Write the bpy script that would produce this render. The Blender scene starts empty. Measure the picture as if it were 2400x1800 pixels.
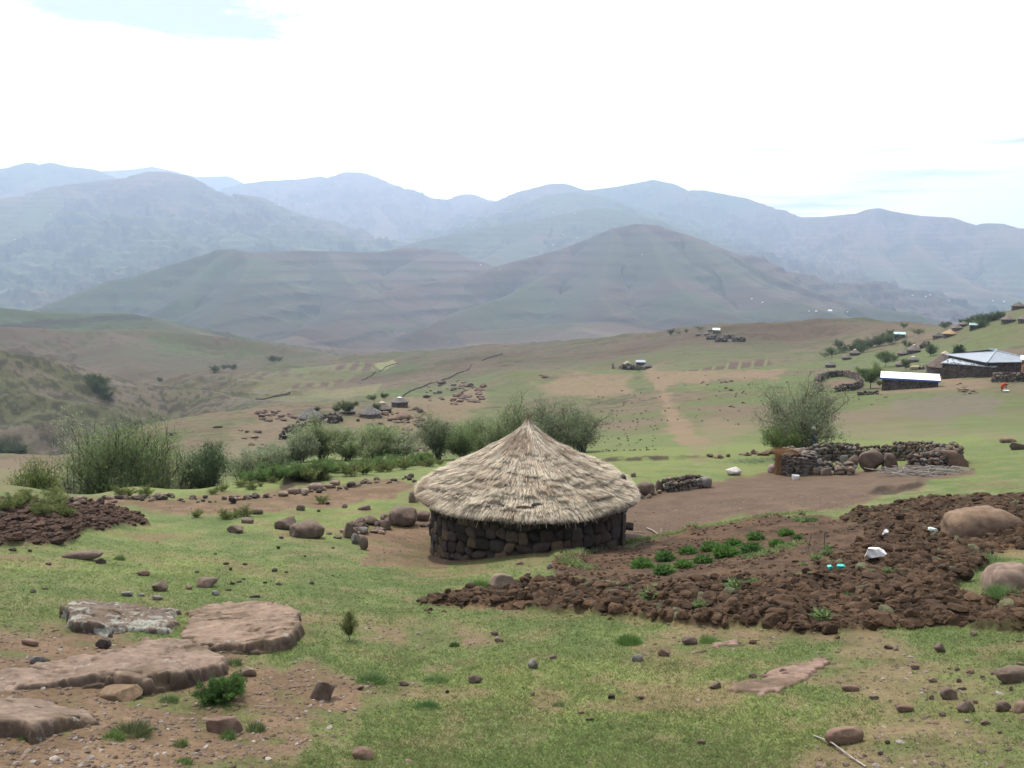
import bpy, bmesh, math, random
import numpy as np
from mathutils import Vector, Matrix

# ------------------------------------------------------------------ camera, sky, sun, exposure
SC = bpy.context.scene
COL = SC.collection
F = 2000.0                       # focal length in photograph pixels (2400 wide)
PITCH = math.atan(310.0 / F)
cam_data = bpy.data.cameras.new('camera')
cam_data.sensor_width = 36.0
cam_data.lens = 36.0 * F / 2400.0
cam_data.clip_start = 0.1
cam_data.clip_end = 60000.0
cam = bpy.data.objects.new('camera', cam_data)
COL.objects.link(cam)
cam.location = (0, 0, 0)
cam.rotation_euler = (math.pi / 2 - PITCH, 0, 0)
SC.camera = cam

SUN_EL = math.radians(57)
SUN_AZ = math.radians(-27)       # from +Y, negative = to the left
sun_dir = Vector((math.sin(SUN_AZ) * math.cos(SUN_EL), math.cos(SUN_AZ) * math.cos(SUN_EL), math.sin(SUN_EL)))
sd = bpy.data.lights.new('sun', 'SUN')
sd.energy = 5.0
sd.angle = math.radians(1.5)
sd.color = (1.0, 0.93, 0.83)
so = bpy.data.objects.new('sun', sd)
COL.objects.link(so)
so.rotation_euler = sun_dir.to_track_quat('Z', 'Y').to_euler()

w = bpy.data.worlds.new('World')
SC.world = w
w.use_nodes = True
nt = w.node_tree
nt.nodes.clear()


class NT:
    """small helper for node trees"""
    def __init__(s, nt): s.nt = nt
    def n(s, typ, **kw):
        nd = s.nt.nodes.new(typ)
        for k, v in kw.items(): setattr(nd, k, v)
        return nd
    def l(s, a, b): s.nt.links.new(a, b)
    def setin(s, nd, key, v):
        if hasattr(v, 'is_linked') or isinstance(v, bpy.types.NodeSocket): s.l(v, nd.inputs[key])
        else: nd.inputs[key].default_value = v
    def math(s, op, a, b=None, c=None, clamp=False):
        nd = s.n('ShaderNodeMath', operation=op, use_clamp=clamp)
        s.setin(nd, 0, a)
        if b is not None: s.setin(nd, 1, b)
        if c is not None: s.setin(nd, 2, c)
        return nd.outputs[0]
    def noise(s, vec, scale, detail=4, rough=0.55, dist=0.0, out=0):
        nd = s.n('ShaderNodeTexNoise')
        if vec is not None: s.l(vec, nd.inputs['Vector'])
        nd.inputs['Scale'].default_value = scale
        nd.inputs['Detail'].default_value = detail
        nd.inputs['Roughness'].default_value = rough
        nd.inputs['Distortion'].default_value = dist
        return nd.outputs[out]
    def mr(s, v, a, b, c=0.0, d=1.0, smooth=True):
        nd = s.n('ShaderNodeMapRange')
        if smooth: nd.interpolation_type = 'SMOOTHSTEP'
        s.setin(nd, 0, v)
        for i, q in enumerate((a, b, c, d)): nd.inputs[i + 1].default_value = q
        return nd.outputs[0]
    def mix(s, fac, a, b, blend='MIX'):
        nd = s.n('ShaderNodeMix', data_type='RGBA', blend_type=blend)
        s.setin(nd, 0, fac)
        for i, q in ((6, a), (7, b)):
            if isinstance(q, tuple): q = q + (1,) if len(q) == 3 else q
            s.setin(nd, i, q)
        return nd.outputs[2]


W = NT(nt)
tc = W.n('ShaderNodeTexCoord')
dirv = tc.outputs['Generated']
sky = W.n('ShaderNodeTexSky', sky_type='NISHITA')
sky.sun_disc = False
sky.sun_elevation = SUN_EL
sky.sun_rotation = SUN_AZ
sky.air_density = 1.0
sky.dust_density = 1.2
sep = W.n('ShaderNodeSeparateXYZ'); W.l(dirv, sep.inputs[0])
az = W.math('ARCTAN2', sep.outputs[0], sep.outputs[1])
el = W.math('ARCSINE', sep.outputs[2])
mp = W.n('ShaderNodeMapping'); W.l(dirv, mp.inputs[0]); mp.inputs['Scale'].default_value = (1.0, 1.0, 4.0)
mp2 = W.n('ShaderNodeMapping'); W.l(dirv, mp2.inputs[0]); mp2.inputs['Scale'].default_value = (1.0, 1.0, 16.0)
nz = W.noise(mp.outputs[0], 3.2, 7, 0.6, 0.6)
nzf = W.noise(mp.outputs[0], 9.0, 6, 0.65, 0.4)
nzs = W.math('SUBTRACT', nz, 0.5)
nzfs = W.math('SUBTRACT', nzf, 0.5)


def hole(a0, e0, wa, we, tilt, amp):
    """a gap in the cloud around an azimuth / elevation, ragged by noise"""
    da = W.math('SUBTRACT', az, math.radians(a0))
    de = W.math('ADD', W.math('SUBTRACT', el, math.radians(e0)), W.math('MULTIPLY', da, tilt))
    q = W.math('ADD', W.math('POWER', W.math('ABSOLUTE', W.math('DIVIDE', da, math.radians(wa))), 2.0),
               W.math('POWER', W.math('ABSOLUTE', W.math('DIVIDE', de, math.radians(we))), 2.0))
    q = W.math('ADD', q, W.math('MULTIPLY', nzs, 2.6))
    q = W.math('ADD', q, W.math('MULTIPLY', nzfs, 3.6))
    return W.math('MULTIPLY', W.mr(q, 1.6, 0.3), amp)


holes = W.math('MAXIMUM', hole(-24, 14.6, 10.5, 2.3, 0.12, 1.0), hole(-0.8, 9.3, 2.6, 0.5, 0.0, 0.25))
dot = W.n('ShaderNodeVectorMath', operation='DOT_PRODUCT')
W.l(dirv, dot.inputs[0]); dot.inputs[1].default_value = sun_dir
glow = W.mr(dot.outputs['Value'], -0.1, 0.78)
grey = W.mr(nz, 0.40, 0.60, 0.0, 1.0)
cloud = W.mix(glow, (0.28, 0.33, 0.42), (2.0, 2.02, 2.05))
sidegrey = W.mr(W.math('ABSOLUTE', az), 0.30, 0.62)
cloud2 = W.mix(W.math('MULTIPLY', W.math('MULTIPLY', grey, sidegrey), 0.85), cloud, (1.0, 1.0, 1.0))
skys = W.n('ShaderNodeVectorMath', operation='SCALE'); W.l(sky.outputs[0], skys.inputs[0]); skys.inputs['Scale'].default_value = 0.11
lowk = W.mr(el, 0.02, 0.30, 2.1, 1.0)
bandn = W.noise(mp2.outputs[0], 2.2, 5, 0.55, 0.3)
band = W.math('MULTIPLY', W.math('MULTIPLY', W.mr(bandn, 0.50, 0.64), W.mr(az, 0.10, 0.35)), W.mr(el, 0.22, 0.10))
lowk = W.math('MULTIPLY', lowk, W.math('SUBTRACT', 1.0, W.math('MULTIPLY', band, 0.72)))
cs_ = W.n('ShaderNodeVectorMath', operation='SCALE'); W.l(cloud2, cs_.inputs[0]); W.l(lowk, cs_.inputs['Scale']); cloud2 = cs_.outputs[0]
bl = W.mix(0.6, skys.outputs[0], (0.80, 0.88, 0.94))
final = W.mix(holes, cloud2, bl)
# blue sky behind the camera, where the cloud is thin
back = W.math('MULTIPLY', W.mr(dot.outputs['Value'], 0.25, -0.3), W.mr(nz, 0.62, 0.42))
final = W.mix(back, final, skys.outputs[0])
bg = W.n('ShaderNodeBackground'); W.l(final, bg.inputs[0]); bg.inputs[1].default_value = 1.0
wo = W.n('ShaderNodeOutputWorld'); W.l(bg.outputs[0], wo.inputs[0])

SC.view_settings.view_transform = 'Standard'
SC.view_settings.look = 'None'
SC.view_settings.exposure = 0.06
SC.view_settings.gamma = 1.0
SC.cycles.volume_bounces = 2

rng = np.random.default_rng(7)
random.seed(7)

# ------------------------------------------------------------------ numeric helpers
def _hash(ix, iy, seed):
    h = (ix.astype(np.int64) * 374761393 + iy.astype(np.int64) * 668265263 + seed * 1274126177) & 0xffffffff
    h = ((h ^ (h >> 13)) * 1274126177) & 0xffffffff
    h = (h ^ (h >> 16)) & 0xffffffff
    return h.astype(np.float64) / 4294967295.0


def vnoise(x, y, seed=0):
    x = np.asarray(x, float); y = np.asarray(y, float)
    ix = np.floor(x); iy = np.floor(y)
    fx = x - ix; fy = y - iy
    fx = fx * fx * fx * (fx * (fx * 6 - 15) + 10); fy = fy * fy * fy * (fy * (fy * 6 - 15) + 10)
    a = _hash(ix, iy, seed); b = _hash(ix + 1, iy, seed); c = _hash(ix, iy + 1, seed); d = _hash(ix + 1, iy + 1, seed)
    return (a * (1 - fx) + b * fx) * (1 - fy) + (c * (1 - fx) + d * fx) * fy


def fbm(x, y, seed=0, octv=4, gain=0.5, lac=2.03):
    s = 0; a = 1; t = 0
    for i in range(octv):
        s = s + a * (vnoise(x, y, seed + i * 17) * 2 - 1); t += a; a *= gain
        x, y = x * lac * 0.8 - y * lac * 0.6 + 13.1, x * lac * 0.6 + y * lac * 0.8 + 7.7
    return s / t


def ridged(x, y, seed=0, octv=4):
    s = 0; a = 1; t = 0
    for i in range(octv):
        s = s + a * (1 - np.abs(vnoise(x, y, seed + i * 31) * 2 - 1) * 2); t += a; a *= 0.5
        x, y = x * 1.64 - y * 1.23 + 3.1, x * 1.23 + y * 1.64 + 1.7
    return s / t


def sstep(a, b, x):
    t = np.clip((x - a) / (b - a), 0, 1)
    return t * t * (3 - 2 * t)


CP, SP = math.cos(PITCH), math.sin(PITCH)
def ray(px, row):
    u = (900 - row) / F; r_ = (px - 1200) / F
    return np.array([r_, CP + u * SP, -SP + u * CP])
def at_r(px, row, r):
    d = ray(px, row); return d * (r / math.hypot(d[0], d[1]))
def proj(x, y, z):
    dep = y * CP - z * SP
    dep = np.where(dep > 0.01, dep, 0.01)
    return 1200 + F * x / dep, 900 - F * (y * SP + z * CP) / dep
def depth(p): return p[1] * CP - p[2] * SP

# ------------------------------------------------------------------ terrain
CTRL = []
def cp(px, *pairs):
    for row, r in pairs:
        p = at_r(px, row, r); CTRL.append((math.atan2(p[0], p[1]), math.log(r), p[2] / r))
def cz(px, *pairs):
    for z, r in pairs:
        p = at_r(px, 900, r); CTRL.append((math.atan2(p[0], p[1]), math.log(r), z / r))
for px in (-300, 0, 600, 1200, 1800, 2400, 2700):
    cp(px, (1800, 8), (1640, 10.2), (1500, 13.3))
for px, r in ((-300, 17), (300, 16.9), (900, 16.9), (1500, 16.8), (2100, 16.5), (2700, 16.3)): cp(px, (1400, r))
for px, r in ((-300, 22), (300, 22.5), (700, 23), (1240, 23.5), (1900, 21.6), (2250, 21), (2700, 20)): cp(px, (1300, r))
for px, row, r in ((-300, 1230, 29), (300, 1230, 29), (700, 1230, 29.3), (1012, 1292, 26.7), (1060, 1318, 24.6), (1460, 1268, 26.7), (1240, 1232, 29.5),
                   (1750, 1230, 27.5), (2100, 1230, 25.6), (2700, 1230, 23.5),
                   (-300, 1170, 36), (300, 1170, 36), (600, 1165, 35.5), (1000, 1170, 34), (1600, 1170, 34.5), (2000, 1170, 32), (2700, 1170, 28.5),
                   (-300, 1168, 40), (0, 1168, 39), (600, 1130, 40), (1000, 1120, 40), (1200, 1120, 40), (1450, 1110, 41), (1700, 1120, 40), (2100, 1112, 41), (2400, 1100, 40), (2700, 1090, 39)):
    cp(px, (row, r))
cz(-300, (-17, 48)); cz(0, (-17, 48)); cz(300, (-17, 50))
cp(-300, (1166, 60), (1130, 90), (1105, 130)); cz(-300, (-50, 165), (-85, 250), (-115, 400), (-135, 650))
cp(0, (1166, 60), (1122, 90), (1084, 130)); cz(0, (-48, 160), (-85, 250), (-115, 400), (-135, 650))
cp(300, (1150, 42), (1120, 75), (1080, 110), (1033, 160)); cz(300, (-56, 200), (-95, 300), (-120, 480))
cp(600, (1112, 46), (1078, 70), (1030, 115), (982, 200)); cz(600, (-57, 245), (-72, 330))
cp(900, (1102, 47), (1050, 85), (1000, 140), (948, 230)); cz(900, (-62, 290))
cp(1200, (1090, 48), (1040, 85), (980, 140), (920, 220), (874, 290)); cz(1200, (-57, 345))
cp(1430, (1085, 46), (1020, 90), (950, 160), (900, 230), (868, 310)); cz(1430, (-55, 365))
cp(1650, (1075, 49), (1000, 88), (940, 140), (890, 220), (860, 300), (820, 420), (772, 650)); cz(1650, (-112, 850))
cp(1900, (1065, 52), (1000, 85), (940, 135), (900, 190), (850, 320), (800, 480), (762, 650)); cz(1900, (-112, 850))
cp(2150, (1048, 55), (1000, 75), (940, 125), (905, 160), (860, 230), (810, 330), (757, 520)); cz(2150, (-95, 720))
cp(2400, (1035, 55), (1000, 70), (940, 120), (890, 160), (840, 220), (780, 290), (725, 370)); cz(2400, (-70, 520))
cp(2700, (1025, 55), (1000, 66), (935, 115), (880, 160), (820, 220), (755, 290), (700, 370)); cz(2700, (-60, 520))
cp(430, (930, 520), (897, 650)); cp(600, (945, 420), (900, 560), (866, 700)); cp(900, (930, 400), (880, 560), (836, 780))
cp(1200, (868, 430), (850, 560), (820, 800)); cp(1450, (860, 400), (830, 520), (797, 720))
for px in (430, 600, 900, 1200, 1450): cz(px, (-168, 1100))
for px in (-300, 0, 1800, 2200, 2700): cz(px, (-175, 1200))
CTRL = np.array(CTRL)
AS = 2.6
def _tps(d2): return np.where(d2 > 1e-12, 0.5 * d2 * np.log(np.maximum(d2, 1e-12)), 0)
_P = np.column_stack([CTRL[:, 0] * AS, CTRL[:, 1]])
_n = len(_P)
_K = _tps(((_P[:, None, :] - _P[None, :, :]) ** 2).sum(-1)) + np.eye(_n) * 2e-4
_A = np.zeros((_n + 3, _n + 3)); _A[:_n, :_n] = _K; _A[:_n, _n] = 1; _A[:_n, _n + 1:] = _P; _A[_n, :_n] = 1; _A[_n + 1:, :_n] = _P.T
# fit z/r plus a trend that a hillside has anyway
_sol = np.linalg.solve(_A, np.concatenate([CTRL[:, 2], [0, 0, 0]]))
def rbf(a, lr):
    sh = a.shape; a = a.ravel() * AS; lr = lr.ravel(); out = np.zeros(a.size)
    for i in range(0, a.size, 40000):
        aa = a[i:i + 40000]; ll = lr[i:i + 40000]
        out[i:i + 40000] = _sol[_n] + _sol[_n + 1] * aa + _sol[_n + 2] * ll
        d2 = (aa[:, None] - _P[None, :, 0]) ** 2 + (ll[:, None] - _P[None, :, 1]) ** 2
        out[i:i + 40000] += _tps(d2) @ _sol[:_n]
    return out.reshape(sh)

# ridges: (points (px,row,r)), slope, relief
RIDGES = [
 ([(-500,440,8500),(-150,425,8700),(0,401,9000),(70,381,9200),(90,386,9200),(120,381,9300),(160,390,9300),(215,396,9300),(245,408,9200),(330,440,9000),(420,480,8500)], .42, 900),
 ([(120,395,9300),(60,440,8300),(0,470,7800)], .4, 700),
 ([(120,440,12500),(230,402,12500),(300,398,12500),(355,391,12600),(400,400,12700),(460,415,12700),(530,413,12700),(575,430,12700),(680,470,12500)], .4, 900),
 ([(-500,520,5800),(-150,490,6000),(0,465,6200),(80,455,6400),(160,432,6500),(250,421,6600),(330,413,6600),(350,402,6600),(390,402,6600),(430,410,6600),(470,430,6600),(520,450,6550),(600,460,6500),(650,482,6400),(720,520,6200),(790,560,5900),(850,600,5500)], .43, 900),
 ([(370,402,6600),(345,470,6000),(260,560,5300),(150,630,4700),(0,680,4200)], .45, 600),
 ([(520,450,6550),(560,500,6000),(600,545,5600),(620,575,5200)], .5, 600),
 ([(130,435,6450),(60,520,5600),(-60,600,5000)], .42, 600),
 ([(20,745,3500),(110,716,3600),(200,680,3750),(260,656,3850),(320,648,3900),(400,620,4000),(470,600,4000),(512,585,4000),(548,584,4000),(590,592,4100),(640,590,4200),(700,586,4300),(770,588,4400),(880,592,4500),(950,580,4700),(1040,584,4900)], .62, 520),
 ([(590,592,4100),(585,625,3750),(560,665,3400),(535,705,3100),(505,750,2800),(450,790,2500)], .42, 420),
 ([(545,584,4000),(470,640,3700),(420,700,3300)], .6, 420),
 ([(770,588,4400),(800,640,3900),(850,690,3400),(800,745,2900),(720,770,2500)], .36, 330),
 ([(1040,584,4900),(960,620,4400),(900,660,4000)], .34, 300),
 ([(560,545,5200),(650,575,5200),(760,585,5000)], .4, 400),
 ([(780,748,3100),(840,715,3400),(900,682,3600),(1000,662,3800),(1100,645,4000),(1200,615,4200),(1330,580,4400),(1380,560,4450),(1440,535,4500),(1490,525,4500),(1540,528,4500),(1600,548,4500),(1700,592,4400),(1800,640,4200),(1900,682,4000),(2000,712,3800),(2150,738,3500)], .56, 560),
 ([(1330,582,4400),(1290,640,3900),(1200,690,3400),(1080,730,3000),(990,770,2600)], .5, 420),
 ([(1500,526,4500),(1545,590,4050),(1580,660,3500),(1640,715,3000),(1760,752,2600)], .38, 380),
 ([(1440,536,4500),(1420,620,3900),(1400,690,3300),(1440,740,2800)], .42, 380),
 ([(1600,548,4500),(1700,630,4000),(1800,690,3500),(1930,730,3000)], .3, 300),
 ([(880,592,5000),(1000,562,5200),(1100,540,5400),(1200,522,5600),(1300,505,5700),(1380,490,5800),(1420,487,5800),(1470,497,5800),(1530,512,5700),(1620,550,5500),(1720,600,5200)], .4, 600),
 ([(1300,505,5700),(1240,560,5200),(1160,600,4800)], .36, 400),
 ([(1000,560,7000),(1090,530,7000),(1180,497,7000),(1240,475,7000),(1290,456,7100),(1350,449,7100),(1400,458,7000),(1500,490,6800)], .4, 700),
 ([(1080,490,9200),(1130,475,9000),(1170,474,8800),(1230,446,8700),(1290,431,8600),(1320,430,8600),(1375,446,8600),(1440,438,8600),(1500,427,8600),(1530,421,8600),(1570,429,8600),(1610,445,8500),(1650,446,8500),(1740,463,8300),(1790,485,8100),(1850,503,7900),(1880,509,7800),(1930,508,7700),(2010,500,7500),(2040,490,7500),(2060,488,7500),(2100,497,7400),(2160,506,7300),(2222,509,7300),(2245,520,7300),(2268,532,7300),(2310,523,7200),(2345,524,7100),(2365,535,7000),(2400,535,7000),(2550,560,6800),(2800,540,6500)], .42, 900),
 ([(1530,421,8600),(1600,500,7900),(1720,570,7100),(1820,640,6200),(1900,690,5400)], .4, 600),
 ([(1740,463,8300),(1800,540,7500),(1900,600,6700)], .36, 500),
 ([(2055,488,7500),(2040,560,6700),(2080,630,5900),(2150,690,5100)], .36, 500),
 ([(2160,506,7300),(2135,560,6500),(2190,620,5800),(2290,675,5100),(2420,710,4600)], .55, 600),
 ([(2345,524,7100),(2400,600,6200),(2480,660,5400)], .45, 600),
 ([(480,470,10500),(570,430,10200),(620,424,10200),(700,420,10100),(750,413,10100),(765,419,10100),(790,410,10000),(812,403,10000),(842,404,10000),(870,418,10000),(910,440,10000),(950,453,10000),(1020,465,10000),(1060,468,10000),(1082,460,10000),(1090,455,10000),(1103,455,10000),(1112,461,10000),(1140,472,10000),(1170,476,9900)], .4, 800),
 ([(830,404,10000),(870,470,9000),(900,520,8000),(880,560,7000)], .38, 600),
 ([(700,420,10100),(660,470,9200),(700,530,8000)], .38, 600),
 ([(1020,465,10000),(980,520,8600),(900,560,7200)], .32, 450),
 ([(940,806,2000),(1000,789,2050),(1100,779,2100),(1250,766,2150),(1350,757,2200),(1450,755,2100),(1560,772,1900),(1700,800,1700)], .28, 160),
 ([(600,815,1700),(700,790,1900),(790,768,2300),(860,760,2400),(930,772,2300),(1010,800,2000)], .3, 160),
 ([(830,745,2900),(900,748,2900),(960,770,2700),(1020,790,2500)], .35, 160),
 ([(-400,700,1500),(-100,712,1500),(0,721,1500),(100,731,1500),(200,734,1500),(290,733,1500),(350,745,1450),(410,765,1400),(480,790,1300)], .33, 190),
 ([(-400,745,950),(-100,760,950),(0,765,960),(180,774,980),(340,772,1000),(450,781,1000),(600,800,980),(700,819,950),(770,842,900)], .36, 130),
 ([(250,778,980),(290,820,880),(300,860,780)], .25, 90),
 ([(-400,780,430),(-100,806,410),(0,822,400),(100,836,400),(150,848,405),(220,868,410),(310,893,410),(400,905,395),(500,918,375),(560,937,350),(650,972,300)], .5, 120),
]
RXYZ = [(np.array([at_r(p[0], p[1], p[2] * (.78 if k in (7, 8, 9, 10, 11, 13, 14, 15, 16, 17) else 1)) for p in pts]), s, h) for k, (pts, s, h) in enumerate(RIDGES)]


def tents(x, y, r, bz):
    """height of the highest ridge flank above each point, and its drop below the crest"""
    idx = np.full(x.shape, -1, np.int16); best = np.full(x.shape, -1e5, np.float32); drop = np.zeros(x.shape, np.float32)
    x = x.astype(np.float32); y = y.astype(np.float32)
    for ri, (P, s, Hh) in enumerate(RXYZ):
        rr = np.hypot(P[:, 0], P[:, 1]); reach = (P[:, 2].max() + 450) * 4.5 / s + 200
        if rr.max() < 1600: reach = 420
        m = (r > rr.min() - reach) & (r < rr.max() + reach)
        if not m.any(): continue
        xx = x[m]; yy = y[m]
        zb = np.full(xx.shape, -1e5, np.float32); dbst = np.zeros(xx.shape, np.float32)
        for i in range(len(P) - 1):
            a = P[i].astype(np.float32); b = P[i + 1].astype(np.float32)
            ab = b - a; L2 = ab[0] ** 2 + ab[1] ** 2
            t = np.clip(((xx - a[0]) * ab[0] + (yy - a[1]) * ab[1]) / L2, 0, 1)
            d = np.hypot(xx - a[0] - t * ab[0], yy - a[1] - t * ab[1])
            c = rr.mean() * 0.006
            d = np.sqrt(d * d + c * c) - c
            Rf = np.maximum(a[2] + t * ab[2] - bz[m], 20.0)
            dr = Rf * (1 - np.exp(-s * d / Rf)) + 0.02 * d
            z = a[2] + t * ab[2] - dr
            k = z > zb; zb[k] = z[k]; dbst[k] = dr[k]
        bm = best[m]; dm = drop[m]; k = zb > bm
        im = idx[m]; im[k] = ri; idx[m] = im; bm[k] = zb[k]; dm[k] = dbst[k]; best[m] = bm; drop[m] = dm
    return best, drop, idx


def pt_seg_sd(px, py, poly):
    """signed distance to a closed polygon, positive inside"""
    d = np.full(px.shape, 1e9); ins = np.zeros(px.shape, bool)
    n = len(poly)
    for i in range(n):
        ax, ay = poly[i]; bx, by = poly[(i + 1) % n]
        vx, vy = bx - ax, by - ay; L = vx * vx + vy * vy + 1e-9
        t = np.clip(((px - ax) * vx + (py - ay) * vy) / L, 0, 1)
        d = np.minimum(d, np.hypot(px - ax - t * vx, py - ay - t * vy))
        c = ((ay > py) != (by > py)) & (px < (bx - ax) * (py - ay) / (by - ay + 1e-12) + ax)
        ins ^= c
    return np.where(ins, d, -d)


# soil areas of the near ground, outlined where the photograph shows them
PLOUGH = [(985,1412),(1080,1398),(1180,1380),(1290,1365),(1400,1368),(1520,1385),(1640,1378),(1760,1362),(1880,1350),(1960,1318),(2010,1285),(2050,1255),(2010,1232),(1960,1218),(2040,1198),(2130,1178),(2250,1170),(2330,1172),(2420,1155),(2470,1160),(2480,1470),(2420,1478),(2280,1472),(2150,1462),(2000,1478),(1850,1484),(1700,1474),(1560,1462),(1400,1444),(1250,1432),(1130,1424),(1010,1420)]
ISLAND = [(2235,1388),(2255,1362),(2290,1335),(2325,1300),(2360,1290),(2440,1285),(2520,1280),(2520,1400),(2420,1402),(2330,1412),(2260,1402)]
BED = [(1285,1332),(1320,1308),(1400,1292),(1480,1276),(1560,1255),(1640,1236),(1780,1212),(1900,1204),(1980,1214),(2060,1235),(2060,1260),(1960,1325),(1880,1355),(1640,1382),(1400,1372),(1300,1345)]
LEFTSOIL = [(-60,1170),(60,1176),(170,1180),(250,1187),(320,1210),(350,1232),(280,1236),(200,1250),(165,1278),(60,1284),(-60,1284)]
YARD = [(1440,1160),(1560,1140),(1680,1125),(1840,1112),(2050,1102),(2240,1092),(2280,1104),(2190,1124),(2150,1150),(2040,1172),(1960,1188),(1900,1200),(1800,1206),(1700,1216),(1600,1243),(1520,1268),(1455,1290)]
STRIP = [(230,1172),(450,1170),(640,1150),(800,1136),(980,1124),(990,1146),(920,1160),(800,1180),(700,1186),(560,1205),(430,1206),(330,1190)]
HUTSIDE = [(800,1235),(900,1238),(1020,1205),(1045,1335),(960,1330),(870,1322),(850,1290)]
ERODE = [(845,1305),(900,1300),(975,1305),(960,1320),(900,1325),(850,1318)]
FG1 = [(-400,1500),(60,1475),(260,1470),(430,1500),(520,1520),(600,1540),(720,1560),(800,1600),(830,1680),(700,1760),(500,1900),(-400,1900)]
FG2 = [(690,1440),(900,1460),(1060,1470),(1150,1500),(1100,1525),(960,1520),(820,1500),(700,1480)]
FG3 = [(1880,1560),(2000,1500),(2100,1490),(2160,1560),(2250,1580),(2400,1600),(2700,1600),(2700,1900),(1760,1900),(1900,1740),(2050,1680),(1950,1620)]
FG4 = [(770,1590),(900,1590),(980,1610),(960,1650),(840,1660),(780,1640)]
FG5 = [(1460,1510),(1600,1480),(1700,1470),(1900,1480),(1950,1500),(1800,1510),(1640,1530),(1500,1540)]
BANKS = [([(2035,1160),(2075,1152),(2165,1142)], .16, 3.0), ([(1325,1090),(1420,1082),(1560,1078),(1700,1074)], .14, 5.0), ([(655,1140),(690,1130),(760,1125),(775,1126)], .45, 3.0), ([(1600,1262),(1640,1248)], .25, 1.2), ([(1285,1338),(1310,1330),(1380,1338)], .22, 1.5)]


def near_base(x, y, r, a):
    lr = np.log(np.maximum(r, 7.5))
    z = rbf(a, lr) * np.maximum(r, 7.5)
    z8 = z
    zin = -1.75 + (z8 + 1.75) * np.clip((r - 1.2) / 6.3, 0, 1)
    z = np.where(r < 7.5, zin, z)
    zfar = -182 - 235 * sstep(900, 3600, r)
    k = sstep(900, 1500, r)
    return np.where(r > 1500, zfar, z * (1 - k) + zfar * k)


# grid in azimuth and log distance
fine = np.linspace(math.radians(-35.5), math.radians(35.5), 1180)
def outer(a0, a1, n): return a0 + (a1 - a0) * (np.linspace(0, 1, n + 1)[1:] ** 1.7)
right_a = outer(fine[-1], math.pi, 90); left_a = outer(fine[0], -math.pi, 90)[::-1]
AZ = np.concatenate([left_a, fine, right_a])
LR = np.concatenate([np.linspace(math.log(0.6), math.log(6.5), 30, endpoint=False),
                     np.linspace(math.log(6.5), math.log(60), 640, endpoint=False),
                     np.linspace(math.log(60), math.log(1000), 470, endpoint=False),
                     np.linspace(math.log(1000), math.log(15500), 560)])
A2, L2 = np.meshgrid(AZ, LR)
R2 = np.exp(L2); X2 = R2 * np.sin(A2); Y2 = R2 * np.cos(A2)
Acl = np.clip(A2, math.radians(-42), math.radians(42))
Z2 = np.zeros_like(R2)
nm = R2 < 1500
Z2[nm] = near_base(X2[nm], Y2[nm], R2[nm], Acl[nm])
Z2[~nm] = (-182 - 235 * sstep(900, 3600, R2))[~nm]
BASE0 = Z2.copy()
PX0, ROW0 = proj(X2, Y2, Z2)
front = np.abs(A2) < math.radians(50)
i60 = np.searchsorted(LR, math.log(62)); i200 = np.searchsorted(LR, math.log(180))


def pmask(poly, rmin, rmax, soft=8, namp=10, nscale=1.0, seed=5):
    m = np.zeros(Z2.shape, np.float32)
    i0 = np.searchsorted(LR, math.log(rmin)); i1 = np.searchsorted(LR, math.log(rmax))
    P = np.array(poly); x0, x1 = P[:, 0].min() - 60, P[:, 0].max() + 60; y0, y1 = P[:, 1].min() - 60, P[:, 1].max() + 60
    sl = slice(i0, i1)
    bb = (PX0[sl] > x0) & (PX0[sl] < x1) & (ROW0[sl] > y0) & (ROW0[sl] < y1) & front[sl]
    if not bb.any(): return m
    sdv = pt_seg_sd(PX0[sl][bb], ROW0[sl][bb], poly)
    lam = 60.0 / nscale
    nn = fbm(X2[sl][bb] * F / R2[sl][bb] / lam * 1.0, np.log(R2[sl][bb]) * F / lam * 0.35, seed, 4)
    sub = np.zeros(bb.shape, np.float32); sub[bb] = sstep(-soft, soft, sdv + nn * namp)
    m[sl] = sub
    return m


M_pl = pmask(PLOUGH, 8, 45, 4, 10) * (1 - pmask(ISLAND, 8, 45, 5, 10))
M_bed = pmask(BED, 8, 45, 6, 14)
M_soft = pmask(PLOUGH, 8, 45, 26, 34) * (1 - pmask(ISLAND, 8, 45, 5, 10))
M_ls = pmask(LEFTSOIL, 8, 47, 4, 10)
rough = np.clip(M_pl + M_ls, 0, 1)
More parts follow.
